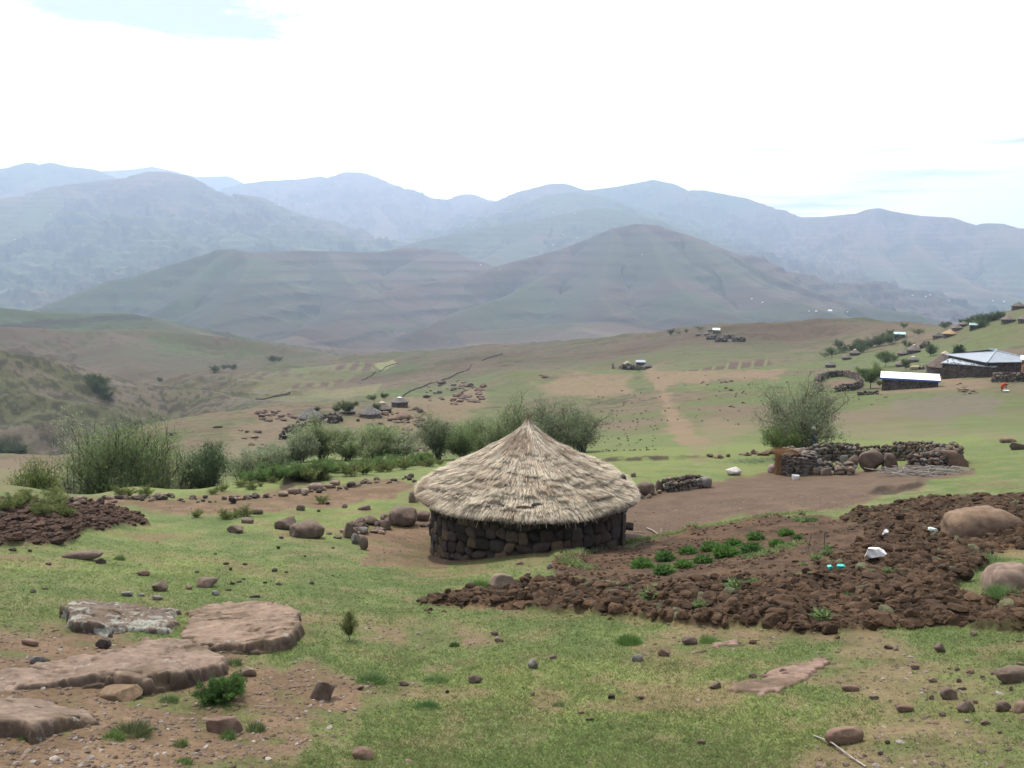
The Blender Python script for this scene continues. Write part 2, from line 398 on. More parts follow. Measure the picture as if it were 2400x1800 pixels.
# relief of the near ground
r_near = slice(0, i200)
x = X2[r_near]; y = Y2[r_near]; rr = R2[r_near]
dz = 0.05 * fbm(x / 3.1, y / 3.1, 11, 4) * sstep(7, 12, rr) + 0.014 * fbm(x / .5, y / .5, 12, 3)
dz += 0.25 * fbm(x / 14, y / 14, 13, 3) * sstep(40, 90, rr)
frw = np.sin((x * .25 + y) / .9 * 6.283 + 2 * fbm(x / 3, y / 3, 23, 2)); cl = .35 * frw + ridged(x / 0.55, y / 0.55, 21, 3); cl2 = fbm(x / .22, y / .22, 22, 2)
dz += rough[r_near] * (0.10 + 0.12 * cl + 0.05 * cl2)
dz += M_bed[r_near] * (1 - M_pl[r_near]) * (0.05 + 0.035 * fbm(x / .35, y / .35, 25, 3))
Z2[r_near] += dz
for pts, hgt, ln in BANKS:
    P = np.array(pts, float)
    m = (PX0 > P[:, 0].min() - 4) & (PX0 < P[:, 0].max() + 4) & (R2 > 12) & (R2 < 60) & front
    lr_ = np.interp(PX0[m], P[:, 0], P[:, 1])
    nn = fbm(PX0[m] / 50, PX0[m] * 0, 9, 2) * 3
    dy = (lr_ + nn - ROW0[m]) * R2[m] / F * (R2[m] / 10.0)      # metres beyond the foot
    ends = np.clip(np.minimum(PX0[m] - P[:, 0].min(), P[:, 0].max() - PX0[m]) / 18, 0, 1)
    Z2[m] += hgt * ends * sstep(-0.02, 0.30, dy) * np.exp(-np.maximum(dy, 0) / ln)
# hill relief
mm = (R2 > 60) & (R2 < 1500) & front
x = X2[mm]; y = Y2[mm]; rr = R2[mm]
Z2[mm] += (ridged(x / 95, y / 95, 35, 4) * .0050 + ridged(x / 34, y / 34, 36, 3) * .0022) * rr * sstep(330, 480, rr) * sstep(1400, 1100, rr)
Z2[mm] += fbm(x / 60, y / 60, 31, 4) * 0.010 * rr * sstep(60, 260, rr) * 0.35 + ridged(x / 25, y / 18, 32, 3) * 0.0012 * rr
rocky_x = sstep(-0.02, .25, fbm(x / 40, y / 40, 33, 3))
Z2[mm] += rocky_x * np.abs(fbm(x / 4, y / 4, 34, 3)) * 0.5 * sstep(80, 130, rr)
# ridges
fm = (R2 > 220)
x = X2[fm]; y = Y2[fm]; rr = R2[fm]
wx = fbm(x / 700, y / 700, 51, 3) * 60 * sstep(1500, 4000, rr); wy = fbm(x / 700, y / 700, 52, 3) * 60 * sstep(1500, 4000, rr)
tb, td, ti = tents(x, y, rr, (Z2[fm] - 15).astype(np.float32))
gl = ridged((x + wx * 2) / 420, (y + wy * 2) / 420, 41, 4)
gl2 = ridged((x + wx) / 130, (y + wy) / 130, 42, 3)
gs = ridged(x / 22, y / 22, 43, 3)
amp = np.minimum(td * 0.38, 120); amp2 = np.minimum(td * 0.11, 30)
big = sstep(1200, 2500, rr)
tz = tb + ((gl - .45) * amp + (gl2 - .4) * amp2) * big + (1 - big) * np.minimum(td * .16, 5) * (gs + ridged(x / 60, y / 60, 44, 3))
# basalt ledges: the slopes rise in steps
hstep = 34 + 0 * rr
ph = (tz + fbm(x / 900, y / 900, 45, 2) * 20) / hstep; fr = ph - np.floor(ph)
tz += big * np.minimum(td * 0.12, 14) * (sstep(0.62, 0.92, fr) - fr)
b0 = Z2[fm] + fbm(x / 500, y / 500, 46, 4) * 40 * sstep(1300, 2600, rr) + big * gl2 * 10
kk = np.clip((tz - b0) / (0.012 * rr + 1e-6), -30, 30) ; wdt = 0.012 * rr
zz = np.where(kk > 8, tz, np.where(kk < -8, b0, b0 + wdt * np.log1p(np.exp(np.clip(kk, -8, 8)))))
# do not let a ridge lift the near valley sides
Z2[fm] = zz
TD = np.zeros(Z2.shape, np.float32); TW = np.zeros(Z2.shape, np.float32); FR = np.zeros(Z2.shape, np.float32); GL = np.zeros(Z2.shape, np.float32)
TI = np.full(Z2.shape, -1, np.int16); TI[fm] = ti; TD[fm] = td; TW[fm] = sstep(-2, 2, kk); FR[fm] = fr; GL[fm] = gl


def H(x, y):
    """terrain height, bilinear on the grid the mesh is made of"""
    x = np.asarray(x, float); y = np.asarray(y, float)
    a = np.arctan2(x, y); l = np.log(np.maximum(np.hypot(x, y), 0.61))
    i = np.clip(np.searchsorted(AZ, a) - 1, 0, len(AZ) - 2); j = np.clip(np.searchsorted(LR, l) - 1, 0, len(LR) - 2)
    u = np.clip((a - AZ[i]) / (AZ[i + 1] - AZ[i]), 0, 1); v = np.clip((l - LR[j]) / (LR[j + 1] - LR[j]), 0, 1)
    return (Z2[j, i] * (1 - u) + Z2[j, i + 1] * u) * (1 - v) + (Z2[j + 1, i] * (1 - u) + Z2[j + 1, i + 1] * u) * v


_RS = np.exp(LR)
def hit(px, row, rmin=6.6, rmax=15000, up=0.0):
    """the point of the terrain (raised by up) that the photograph shows at a pixel"""
    d = ray(px, row); n = math.hypot(d[0], d[1]); d = d / n
    rs = _RS[(_RS >= rmin) & (_RS <= rmax)]
    g = H(d[0] * rs, d[1] * rs) + up - d[2] * rs
    k = np.nonzero(g >= 0)[0]
    if len(k) == 0 or k[0] == 0:
        r = rs[int(np.argmax(g))] if len(k) == 0 else rs[0]
    else:
        i = k[0]; r = rs[i - 1] + (rs[i] - rs[i - 1]) * (-g[i - 1]) / (g[i] - g[i - 1])
    return np.array([d[0] * r, d[1] * r, float(H(d[0] * r, d[1] * r))])


# ------------------------------------------------------------------ ground colour (albedo of grass, soil, rock; shade painted in on the mountains)
def C(*c): return np.array(c, np.float32)
GRASS = C(.112, .156, .054); GRASS2 = C(.150, .192, .066); DRY = C(.190, .170, .105)
SOIL = C(.138, .094, .060); SOILD = C(.066, .041, .026); SOILP = C(.185, .118, .078); ROCKC = C(.20, .155, .125); GREYB = C(.12, .105, .085)
def lerp(a, b, t): return a * (1 - t[..., None]) + b * t[..., None]
colr = np.zeros(Z2.shape + (3,), np.float32)
x = X2; y = Y2
n1 = fbm(x / 2.2, y / 2.2, 61, 4).astype(np.float32); n2 = fbm(x / .55, y / .55, 62, 3).astype(np.float32); n3 = fbm(x / 9, y / 9, 63, 4).astype(np.float32)
n4 = fbm(x / .12, y / .12, 64, 2).astype(np.float32)
near_ = sstep(60, 25, R2)
colr[:] = GRASS
colr = lerp(colr, GRASS2, sstep(-.1, .5, n3 + .5 * n1))
colr = lerp(colr, DRY, .4 * sstep(0.0, .5, n2 * .7 + n4 * .5 - n3 * .4))
n5 = fbm(x / 1.1 + 40, y / 1.1, 65, 4).astype(np.float32)
colr = lerp(colr, C(.080, .125, .038), .6 * sstep(.12, .42, n5) * near_)
colr = lerp(colr, C(.180, .160, .085), .5 * sstep(.10, .40, -n5 + .25 * n2) * near_)
soil_n = sstep(.10, .42, n1 * .8 + n2 * .55 - .08)
near = sstep(60, 25, R2)
colr = lerp(colr, SOIL, soil_n * .55 * near)
fgm = np.clip(pmask(FG1, 6.6, 20, 30, 60, .6) + .8 * pmask(FG2, 8, 20, 25, 40, .8) + .62 * pmask(FG3, 6.6, 20, 30, 60, .6) + .6 * pmask(FG4, 6.6, 20, 15, 30) + .6 * pmask(FG5, 6.6, 20, 15, 30), 0, 1)
soil_near = fgm * (.35 + .65 * sstep(-.35, .1, n2 * .8 + n1 * .5 + .12))
for poly, rm, st in ((YARD, 60, 1.6), (STRIP, 60, 1.3), (HUTSIDE, 40, 1.1), (ERODE, 40, 1.3)):
    soil_near = np.maximum(soil_near, st * pmask(poly, 12, rm, 7, 16) * (.62 + .38 * sstep(-.5, .1, n2 + n1)))
soil_near = np.clip(soil_near, 0, 1)
HUTC = at_r(1237, 1215, 26.9)
dh = np.hypot(X2 - HUTC[0], Y2 - HUTC[1])
soil_near = np.maximum(soil_near, sstep(4.0, 3.1, dh + .5 * n1))
colr = lerp(colr, lerp(np.broadcast_to(SOIL, colr.shape), C(.168, .118, .080), sstep(-.3, .5, n2)), soil_near)
colr = lerp(colr, C(.112, .080, .060), .85 * pmask(YARD, 12, 60, 9, 16))
colr = lerp(colr, lerp(np.broadcast_to(C(.112, .068, .042), colr.shape), SOILD * .85, sstep(-.4, .4, n2 + .6 * n4)), M_bed)
colr = lerp(colr, lerp(np.broadcast_to(SOILD * .8, colr.shape), C(.100, .060, .036), sstep(-.1, .8, n2 + .6 * n4)), M_pl)
colr = lerp(colr, C(.050, .030, .022), M_ls)
bankslope = np.gradient(Z2, axis=0) / np.gradient(R2, axis=0)
colr = lerp(colr, SOILD * .8, (sstep(.35, .9, bankslope) * (R2 < 62) * (R2 > 12) * (1 - np.clip(M_pl + M_ls, 0, 1))).astype(np.float32))
GREEN = np.clip(1 - np.maximum.reduce([soil_near, M_bed, M_pl, M_ls]) - soil_n * .5, 0, 1)
# hills
hl = sstep(45, 110, R2).astype(np.float32)
h1 = fbm(x / 26, y / 26, 71, 4).astype(np.float32); h2 = fbm(x / 90, y / 90, 72, 4).astype(np.float32); h3 = fbm(x / 6, y / 6, 73, 3).astype(np.float32)
hc = lerp(np.broadcast_to(C(.100, .110, .055), colr.shape), C(.150, .116, .084), sstep(-.30, .32, h1 * .8 + h2 * .5 + h3 * .55))
hc = lerp(hc, C(.100, .150, .048), .7 * sstep(.1, .5, -h2 * .9 + h3 * .4))
right_green = sstep(-.05, .10, A2) * sstep(420, 250, R2)
hc = lerp(hc, C(.110, .150, .050), .65 * right_green * sstep(.35, -.25, h1 + .4 * h3).astype(np.float32))
hc = lerp(hc, C(.055, .055, .038), .6 * sstep(.30, .55, h3 + .3 * h1) * sstep(110, 170, R2))
hc = lerp(hc, C(.135, .100, .070), .45 * sstep(.05, .4, fbm(x / 3.2, y / 3.2, 74, 4)) * sstep(200, 120, R2)) * .93
colr = lerp(colr, hc.astype(np.float32), hl)
def paint(poly, rmin, rmax, c, st=1.0, soft=5, namp=8, ns=1.5):
    global colr
    colr = lerp(colr, C(*c), st * pmask(poly, rmin, rmax, soft, namp, ns, 8))
PATHC = (.215, .150, .110)
paint([(1510,868),(1560,872),(1640,872),(1720,866),(1840,874),(1820,890),(1700,892),(1640,905),(1600,895),(1560,905),(1580,950),(1620,1000),(1680,1062),(1600,1070),(1570,1010),(1548,940),(1530,900)], 60, 420, PATHC, .75, 9, 22)
paint([(1240,905),(1330,878),(1480,880),(1470,905),(1480,925),(1400,935),(1300,925)], 60, 420, PATHC, .7, 10, 16)
paint([(1000,900),(1120,895),(1150,940),(1050,1000),(950,1070),(860,1060),(900,1010),(820,1000),(900,960)], 60, 300, (.19, .135, .10), .6, 14, 30)
paint([(560,1000),(640,975),(720,985),(700,1010),(620,1060),(560,1080),(520,1070)], 60, 260, (.18, .14, .105), .5, 12, 26)
paint([(0,1090),(120,1080),(160,1110),(100,1130),(0,1140)], 50, 160, (.17, .14, .10), .6, 14, 20)
paint([(2060,905),(2190,908),(2230,895),(2340,893),(2330,905),(2200,922),(2040,925)], 60, 220, PATHC, .6, 6, 10)
paint([(2090,945),(2200,925),(2330,925),(2360,945),(2330,970),(2200,985),(2100,970)], 60, 180, (.135, .115, .10), .75, 8, 14)
paint([(1660,985),(1780,1000),(1700,1040),(1640,1075),(1600,1075)], 40, 120, (.19, .145, .105), .5, 12, 20)
paint([(1960,1010),(2100,1000),(2250,1010),(2400,1015),(2400,1030),(2200,1025),(2000,1030)], 40, 120, (.17, .14, .10), .5, 10, 14)
paint([(1900,1000),(2050,950),(2150,955),(2040,1000)], 40, 180, (.16, .13, .095), .5, 10, 14)
paint([(2170,868),(2240,870),(2250,900),(2190,900)], 60, 220, PATHC, .7, 5, 6)
hm_ = sstep(380, 520, R2) * sstep(1300, 1100, R2)
colr = lerp(colr, C(.105, .078, .058), (.6 * hm_ * sstep(-.1, .35, fbm(x / 130, y / 130, 79, 4))).astype(np.float32))
colr = colr * (1 - .26 * hm_)[..., None].astype(np.float32)
# terraced fields on the far slope
def stripes(poly, rmin, rmax, fn):
    global colr
    m = pmask(poly, rmin, rmax, 3, 6, 2, 3)
    s = fn(PX0, ROW0)
    colr = lerp(colr, C(.088, .060, .048), (m * s).astype(np.float32))
    colr = lerp(colr, C(.16, .18, .085), (m * (1 - s) * .45).astype(np.float32))
nw = fbm(X2 / 30, Y2 / 30, 91, 3)
stripes([(520,905),(560,890),(640,882),(700,868),(780,858),(870,856),(880,872),(840,895),(770,912),(680,930),(600,938),(540,925)], 360, 800,
        lambda p, q: sstep(-.35, -.05, np.sin((p + (q - 890) * .75 + nw * 10 - 6 * np.sin((q - 860) / 9)) / 4.9)) * (1 - sstep(.86, .99, np.cos((q - (896 + (760 - p) * .13)) / 11))) * sstep(-.9, -.3, np.sin(p / 37.0 + q / 21.0) + nw))
stripes([(1600,872),(1640,862),(1700,850),(1800,838),(1808,850),(1760,860),(1690,868),(1640,873)], 250, 560,
        lambda p, q: sstep(-.85, -.6, np.sin((p + (q - 850) * .3) / 4.7)))
LG = (.23, .25, .12)
for pl, st in (([(740,838),(800,826),(815,835),(790,850),(750,848)], .6), ([(205,735),(290,734),(260,752),(225,760),(205,752)], .6), ([(340,772),(400,770),(560,775),(380,779)], .7),
               ([(870,860),(920,852),(930,858),(900,872)], .7), ([(1400,754),(1420,750),(1425,760),(1405,765)], .9), ([(560,945),(700,930),(800,920),(900,905),(880,930),(700,960),(600,960)], .35),
               ([(680,845),(800,832),(790,836),(700,850)], .6)):
    paint(pl, 250, 2600, LG, st, 2, 3, 3)
# the dark stony hill on the left
lm = TW * sstep(620, 480, R2) * sstep(-.05, -.12, A2)
lk = lerp(np.broadcast_to(C(.085, .090, .050), colr.shape), C(.120, .105, .085), sstep(-.3, .3, fbm(x / 22, y / 9, 75, 4)))
lk = lerp(lk, C(.030, .032, .022), sstep(-.02, .18, fbm(x / 3.2, y / 1.6, 76, 4) + .4 * fbm(x / 14, y / 7, 78, 2)) * .72)
colr = lerp(colr, lk.astype(np.float32), lm.astype(np.float32))
for pl in ([(1325,1087),(1430,1079),(1560,1075),(1640,1072),(1640,1074),(1560,1078),(1430,1083),(1325,1091)], [(655,1136),(700,1122),(760,1117),(778,1120),(765,1130),(700,1138),(660,1148)], [(2030,1156),(2060,1148),(2120,1145),(2168,1135),(2150,1145),(2120,1150),(2100,1158),(2040,1160)]):
    paint(pl, 14, 60, (.050, .036, .026), .9, 2.5, 5, 3)
paint([(1925,912),(1920,900),(1945,890),(1980,888),(2010,896),(2005,910),(1960,914)], 100, 400, (.15, .105, .08), .9, 2, 3)
# mountains
mt = sstep(900, 1300, R2).astype(np.float32)
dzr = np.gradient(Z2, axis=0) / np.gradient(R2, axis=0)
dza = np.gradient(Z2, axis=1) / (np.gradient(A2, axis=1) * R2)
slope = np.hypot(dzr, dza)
m1 = fbm(x / 260, y / 260, 81, 5).astype(np.float32); m2 = fbm(x / 1200, y / 1200, 82, 3).astype(np.float32); m3 = fbm(x / 70, y / 70, 83, 3).astype(np.float32)
mc = lerp(np.broadcast_to(C(.085, .120, .048), colr.shape), C(.155, .115, .085), sstep(-.35, .3, m2 * 1.0 + m1 * .45 + .12 * m3))
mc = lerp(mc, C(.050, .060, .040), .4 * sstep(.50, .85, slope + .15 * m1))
bw = sstep(.72, .9, FR) * sstep(.04, .3, fbm(x / 500, y / 500, 84, 3) + .1)
mc = lerp(mc, C(.045, .040, .034), (.8 * bw * TW))
mc = lerp(mc, C(.040, .068, .028), .5 * sstep(.10, -.30, GL) * TW)
mc = lerp(mc, C(.13, .15, .075), .35 * sstep(.2, .5, m3 + m1 * .5) * (1 - TW))
mc = mc * (1 - .30 * sstep(2900, 2400, R2))[..., None]
mc = lerp(mc, C(.035, .050, .032), .5 * sstep(.10, .45, dza + .08 * m1) * TW * sstep(3000, 3600, R2))  # left-facing flanks darkened, shade painted into the colour
shaded_hill = (np.isin(TI, (7, 8, 9, 10, 11)) * 1.0 + np.isin(TI, (13, 14, 15, 16, 17)) * .9 + np.isin(TI, (18, 19)) * .35) * TW  # front hills to be darkened: cloud shadow painted into their colour
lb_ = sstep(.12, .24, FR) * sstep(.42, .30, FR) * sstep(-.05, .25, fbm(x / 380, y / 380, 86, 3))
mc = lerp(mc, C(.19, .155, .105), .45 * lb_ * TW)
mc = lerp(mc, C(.085, .130, .050), .6 * shaded_hill * sstep(.05, .35, fbm(x / 620, y / 620, 87, 3)))
mc = mc * (1 - .27 * shaded_hill[..., None])
mc = lerp(mc, C(.028, .036, .030), .55 * (shaded_hill * sstep(-.12, .40, dza + .15 * m1 + .12 * GL)))  # left faces darker still, part of the painted cloud shadow
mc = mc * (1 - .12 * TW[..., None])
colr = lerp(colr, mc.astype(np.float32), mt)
colr *= (1 + .16 * n2 * near + .12 * n4 * near)[..., None]
lum_ = fbm(x / .9, y / .9, 66, 4)
colr *= (1 + .22 * lum_ * near)[..., None]
colr *= np.array([.79, .75, .67], np.float32)
colr = np.clip(colr, .008, .6)

# ------------------------------------------------------------------ meshes and materials
def new_mesh(name, verts, faces, col=None, smooth=True, mat=None):
    """mesh from arrays: faces is one (n,3) or (n,4) array or a list of such arrays"""
    me = bpy.data.meshes.new(name)
    verts = np.asarray(verts, np.float32).reshape(-1, 3)
    if not isinstance(faces, (list, tuple)): faces = [faces]
    faces = [np.asarray(f, np.int32) for f in faces if len(f)]
    tot = sum(len(f) for f in faces); loops = np.concatenate([f.ravel() for f in faces]); 
    ltot = np.concatenate([np.full(len(f), f.shape[1], np.int32) for f in faces])
    lst = np.concatenate([[0], np.cumsum(ltot)[:-1]]).astype(np.int32)
    me.vertices.add(len(verts)); me.vertices.foreach_set('co', verts.ravel())
    me.loops.add(len(loops)); me.loops.foreach_set('vertex_index', loops)
    me.polygons.add(tot); me.polygons.foreach_set('loop_start', lst); me.polygons.foreach_set('loop_total', ltot)
    me.polygons.foreach_set('use_smooth', np.full(tot, smooth))
    me.update(calc_edges=True)
    if col is not None:
        at = me.attributes.new('Col', 'FLOAT_COLOR', 'POINT')
        c4 = np.ones((len(verts), 4), np.float32); c4[:, :3] = col
        at.data.foreach_set('color', c4.ravel())
    if mat: me.materials.append(mat)
    return me


def obj(name, me, parent=None, loc=None):
    o = bpy.data.objects.new(name, me); COL.objects.link(o)
    if parent is not None: o.parent = parent
    if loc is not None: o.location = loc
    return o


def tag(o, label=None, cat=None, group=None, kind=None):
    if label: o['label'] = label
    if cat: o['category'] = cat
    if group: o['group'] = group
    if kind: o['kind'] = kind
    return o


def empty(name, loc, rz=0, sc=1.0):
    o = bpy.data.objects.new(name, None); COL.objects.link(o)
    o.location = loc; o.rotation_euler = (0, 0, rz); o.scale = (sc, sc, sc); o.empty_display_size = .3
    return o


def material(name, base=None, rough=.9, use_attr=True, var=.25, nscale=8.0, bump=.3, bscale=20.0, bdist=.02, lichen=None, trans=0.0, metallic=0.0, spec=.2, objc=True):
    m = bpy.data.materials.new(name); m.use_nodes = True
    T = NT(m.node_tree); bs = m.node_tree.nodes['Principled BSDF']
    tcn = T.n('ShaderNodeTexCoord'); co = tcn.outputs['Object']
    if use_attr:
        a = T.n('ShaderNodeAttribute'); a.attribute_name = 'Col'; c = a.outputs['Color']
        if base: c = T.mix(1.0, c, base, 'MULTIPLY')
    else:
        rgb = T.n('ShaderNodeRGB'); rgb.outputs[0].default_value = tuple(base) + (1,); c = rgb.outputs[0]
    if var > 0:
        nz_ = T.noise(co, nscale, 6, .62)
        f = T.mr(nz_, .3, .7, 1 - var, 1 + var, False)
        vm = T.n('ShaderNodeVectorMath', operation='SCALE'); T.l(c, vm.inputs[0]); T.l(f, vm.inputs['Scale']); c = vm.outputs[0]
    if lichen:
        nl = T.noise(co, lichen[1], 5, .7, .5); c = T.mix(T.math('MULTIPLY', T.mr(nl, lichen[2], lichen[2] + .05), lichen[3]), c, lichen[0])
    T.l(c, bs.inputs['Base Color'])
    bs.inputs['Roughness'].default_value = rough
    bs.inputs['Specular IOR Level'].default_value = spec
    bs.inputs['Metallic'].default_value = metallic
    if bump > 0:
        nb = T.noise(co, bscale, 6, .65)
        b = T.n('ShaderNodeBump'); b.inputs['Strength'].default_value = bump; b.inputs['Distance'].default_value = bdist
        T.l(nb, b.inputs['Height']); T.l(b.outputs[0], bs.inputs['Normal'])
    if trans > 0:
        tr = T.n('ShaderNodeBsdfTranslucent'); T.l(c, tr.inputs[0])
        ms = T.n('ShaderNodeMixShader'); ms.inputs[0].default_value = trans
        T.l(bs.outputs[0], ms.inputs[1]); T.l(tr.outputs[0], ms.inputs[2])
        out = m.node_tree.nodes['Material Output']; T.l(ms.outputs[0], out.inputs[0])
    return m


MAT = {}
MAT['ground'] = material('ground', None, .95, True, .28, 14.0, .5, 30.0, .03)
MAT['hills'] = material('hills', None, .95, True, .22, .8, .35, 1.2, .5)
MAT['mountains'] = material('mountains', None, .95, True, .12, .02, .4, .03, 12.0)
MAT['rock'] = material('rock', None, .9, True, .28, 5.0, .6, 16.0, .03)
MAT['rock_lichen'] = material('rock_lichen', None, .9, True, .30, 5.0, .7, 14.0, .03, lichen=((.26, .27, .24), 4.0, .62, .7))
MAT['rock_blotch'] = material('rock_blotch', None, .9, True, .32, 5.0, .8, 12.0, .04, lichen=((.27, .28, .24), 3.0, .54, .8))
MAT['stone'] = material('wall_stone', None, .9, True, .28, 7.0, .6, 20.0, .02)
def farstone():
    m = material('far_stone', None, .95, True, .2, 3, .5, 6, .05); T = NT(m.node_tree); bs = m.node_tree.nodes['Principled BSDF']
    src = bs.inputs['Base Color'].links[0].from_socket; co = T.n('ShaderNodeTexCoord').outputs['Object']
    v = T.n('ShaderNodeTexVoronoi'); v.inputs['Scale'].default_value = 3.6; T.l(co, v.inputs['Vector']); v.inputs['Randomness'].default_value = .9
    sp = T.n('ShaderNodeSeparateColor'); T.l(v.outputs['Color'], sp.inputs[0]); f = T.mr(sp.outputs[0], 0, 1, .55, 1.75, False)
    e = T.n('ShaderNodeTexVoronoi', feature='DISTANCE_TO_EDGE'); e.inputs['Scale'].default_value = 3.6; T.l(co, e.inputs['Vector']); e.inputs['Randomness'].default_value = .9
    f = T.math('MULTIPLY', f, T.mr(e.outputs['Distance'], .0, .06, .35, 1.0))
    vm = T.n('ShaderNodeVectorMath', operation='SCALE'); T.l(src, vm.inputs[0]); T.l(f, vm.inputs['Scale']); T.l(vm.outputs[0], bs.inputs['Base Color']); return m
MAT['farstone'] = farstone()
MAT['mortar'] = material('dark_mortar', (.045, .035, .028), .95, False, .3, 10, .4, 20)
MAT['thatch'] = material('thatch', None, .85, True, .22, 25.0, .3, 60.0, .01)
MAT['thatch_far'] = material('old_thatch', None, .9, True, .3, 3.0, .8, 6.0, .08)
MAT['leaf'] = material('leaf', None, .7, True, .15, 3.0, 0, trans=.55)
MAT['bark'] = material('bark', (.085, .068, .055), .9, False, .3, 8, .5, 20)
MAT['grass'] = material('grass_blade', None, .8, True, .1, 3.0, 0, trans=.35)
MAT['clod'] = material('clod', None, .97, True, .35, 12.0, .9, 25.0, .03)
MAT['white_roof'] = material('white_sheet_metal', (.85, .87, .90), .4, False, .06, 2, .1, 6, metallic=.0, spec=.5)
MAT['blue_fascia'] = material('blue_painted_board', (.07, .12, .33), .6, False, .1, 4, 0)
MAT['grey_roof'] = material('grey_sheet_metal', (.24, .27, .31), .55, False, .15, 1.2, .1, 5, spec=.4)
MAT['old_metal'] = material('weathered_sheet_metal', (.30, .34, .38), .5, False, .4, 1.5, .3, 5, spec=.5)
MAT['teal_roof'] = material('pale_green_sheet_metal', (.30, .44, .42), .5, False, .12, 1.5, .1, 5, spec=.4)
MAT['orange_brick'] = material('orange_render', (.34, .17, .09), .85, False, .2, 3, .3, 10)
MAT['straw'] = material('orange_straw', None, .85, True, .3, 20, .2, 40)
MAT['plastic_white'] = material('white_plastic', (.78, .77, .76), .5, False, .12, 10, .4, 12, spec=.4)
MAT['plastic_teal'] = material('teal_plastic', (.03, .42, .38), .4, False, .1, 10, .4, 12, spec=.4)
MAT['plastic_grey'] = material('translucent_plastic', (.55, .60, .58), .4, False, .2, 10, .4, 12, spec=.4)
MAT['twig'] = material('bleached_wood', (.28, .25, .22), .85, False, .35, 12, .3, 30)
MAT['skin'] = material('skin', (.11, .06, .04), .6, False, .05, 5, 0)
MAT['cloth_blue'] = material('dark_blue_cloth', (.035, .05, .09), .9, False, .2, 12, .3, 20)
MAT['cloth_dark'] = material('dark_cloth', (.03, .03, .035), .9, False, .2, 12, .3, 20)
MAT['cloth_red'] = material('red_cloth', (.42, .06, .025), .9, False, .2, 12, .3, 20)
MAT['cloth_grey'] = material('pale_grey_cloth', (.42, .44, .47), .9, False, .1, 12, 0)

# terrain in three joined rings: ground, hills, mountains
na = len(AZ)
def ring(name, j0, j1, mat):
    V = np.stack([X2[j0:j1], Y2[j0:j1], Z2[j0:j1]], -1).reshape(-1, 3); nr = j1 - j0
    j, i = np.meshgrid(np.arange(nr - 1), np.arange(na - 1), indexing='ij')
    a = (j * na + i).ravel()
    Fc = np.stack([a, a + 1, a + na + 1, a + na], -1)
    me = new_mesh(name, V, Fc[:, ::-1], colr[j0:j1].reshape(-1, 3), True, MAT[mat])
    return obj(name, me)
jA = int(np.searchsorted(LR, math.log(110))); jB = int(np.searchsorted(LR, math.log(1250)))
tag(ring('ground', 0, jA + 1, 'ground'), kind='structure')
tag(ring('hills', jA, jB + 1, 'hills'), kind='structure')
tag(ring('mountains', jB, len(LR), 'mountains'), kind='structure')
# ------------------------------------------------------------------ shape builders
_ICO = {}
def ico(level):
    if level not in _ICO:
        bm = bmesh.new(); bmesh.ops.create_icosphere(bm, subdivisions=level, radius=1)
        _ICO[level] = (np.array([v.co[:] for v in bm.verts]), np.array([[v.index for v in f.verts] for f in bm.faces])); bm.free()
    return _ICO[level]


def rock_shape(seed, kind='round', level=3):
    """unit rock (half extents 1) and a tone per vertex"""
    g = np.random.default_rng(seed); V, Fc = ico(level); V = V.copy()
    ncut, dmin = {'round': (3, .90), 'angular': (11, .52), 'block': (7, .62), 'slab': (8, .6), 'lump': (12, .55)}[kind]
    if kind == 'block':
        q = .38; V = np.sign(V) * np.abs(V) ** q; V /= np.abs(V).max()
    if kind == 'slab': V = np.sign(V) * np.abs(V) ** np.array([.7, .7, .4])
    if kind == 'round': V = np.sign(V) * np.abs(V) ** .70
    for i in range(ncut):
        n = g.normal(size=3); n[2] = abs(n[2]) * .8 if i % 2 else n[2]; n /= np.linalg.norm(n)
        d = g.uniform(dmin, .95); k = V @ n - d
        V -= np.maximum(k, 0)[:, None] * n
    nrm = V / np.linalg.norm(V, axis=1, keepdims=True)
    a = g.uniform(0, 50, 3)
    nz_ = fbm(V[:, 0] * 1.6 + a[0] + V[:, 2] * .9, V[:, 1] * 1.6 + a[1] - V[:, 2] * 1.1, seed % 97, 3)
    n2_ = fbm(V[:, 0] * 5 + a[1] + V[:, 2] * 3, V[:, 1] * 5 + a[0] - V[:, 2] * 4, seed % 89, 2)
    amp = {'round': .10, 'angular': .12, 'block': .06, 'slab': .08, 'lump': .30}[kind]
    V = V + nrm * (nz_ * amp + n2_ * amp * .35)[:, None]
    V -= (V.max(0) + V.min(0)) / 2; V /= np.abs(V).max(0)
    tone = 1 + .18 * nz_ + .25 * n2_
    return V, Fc, tone


def rotz(V, a):
    c, s = math.cos(a), math.sin(a); return V @ np.array([[c, s, 0], [-s, c, 0], [0, 0, 1]])


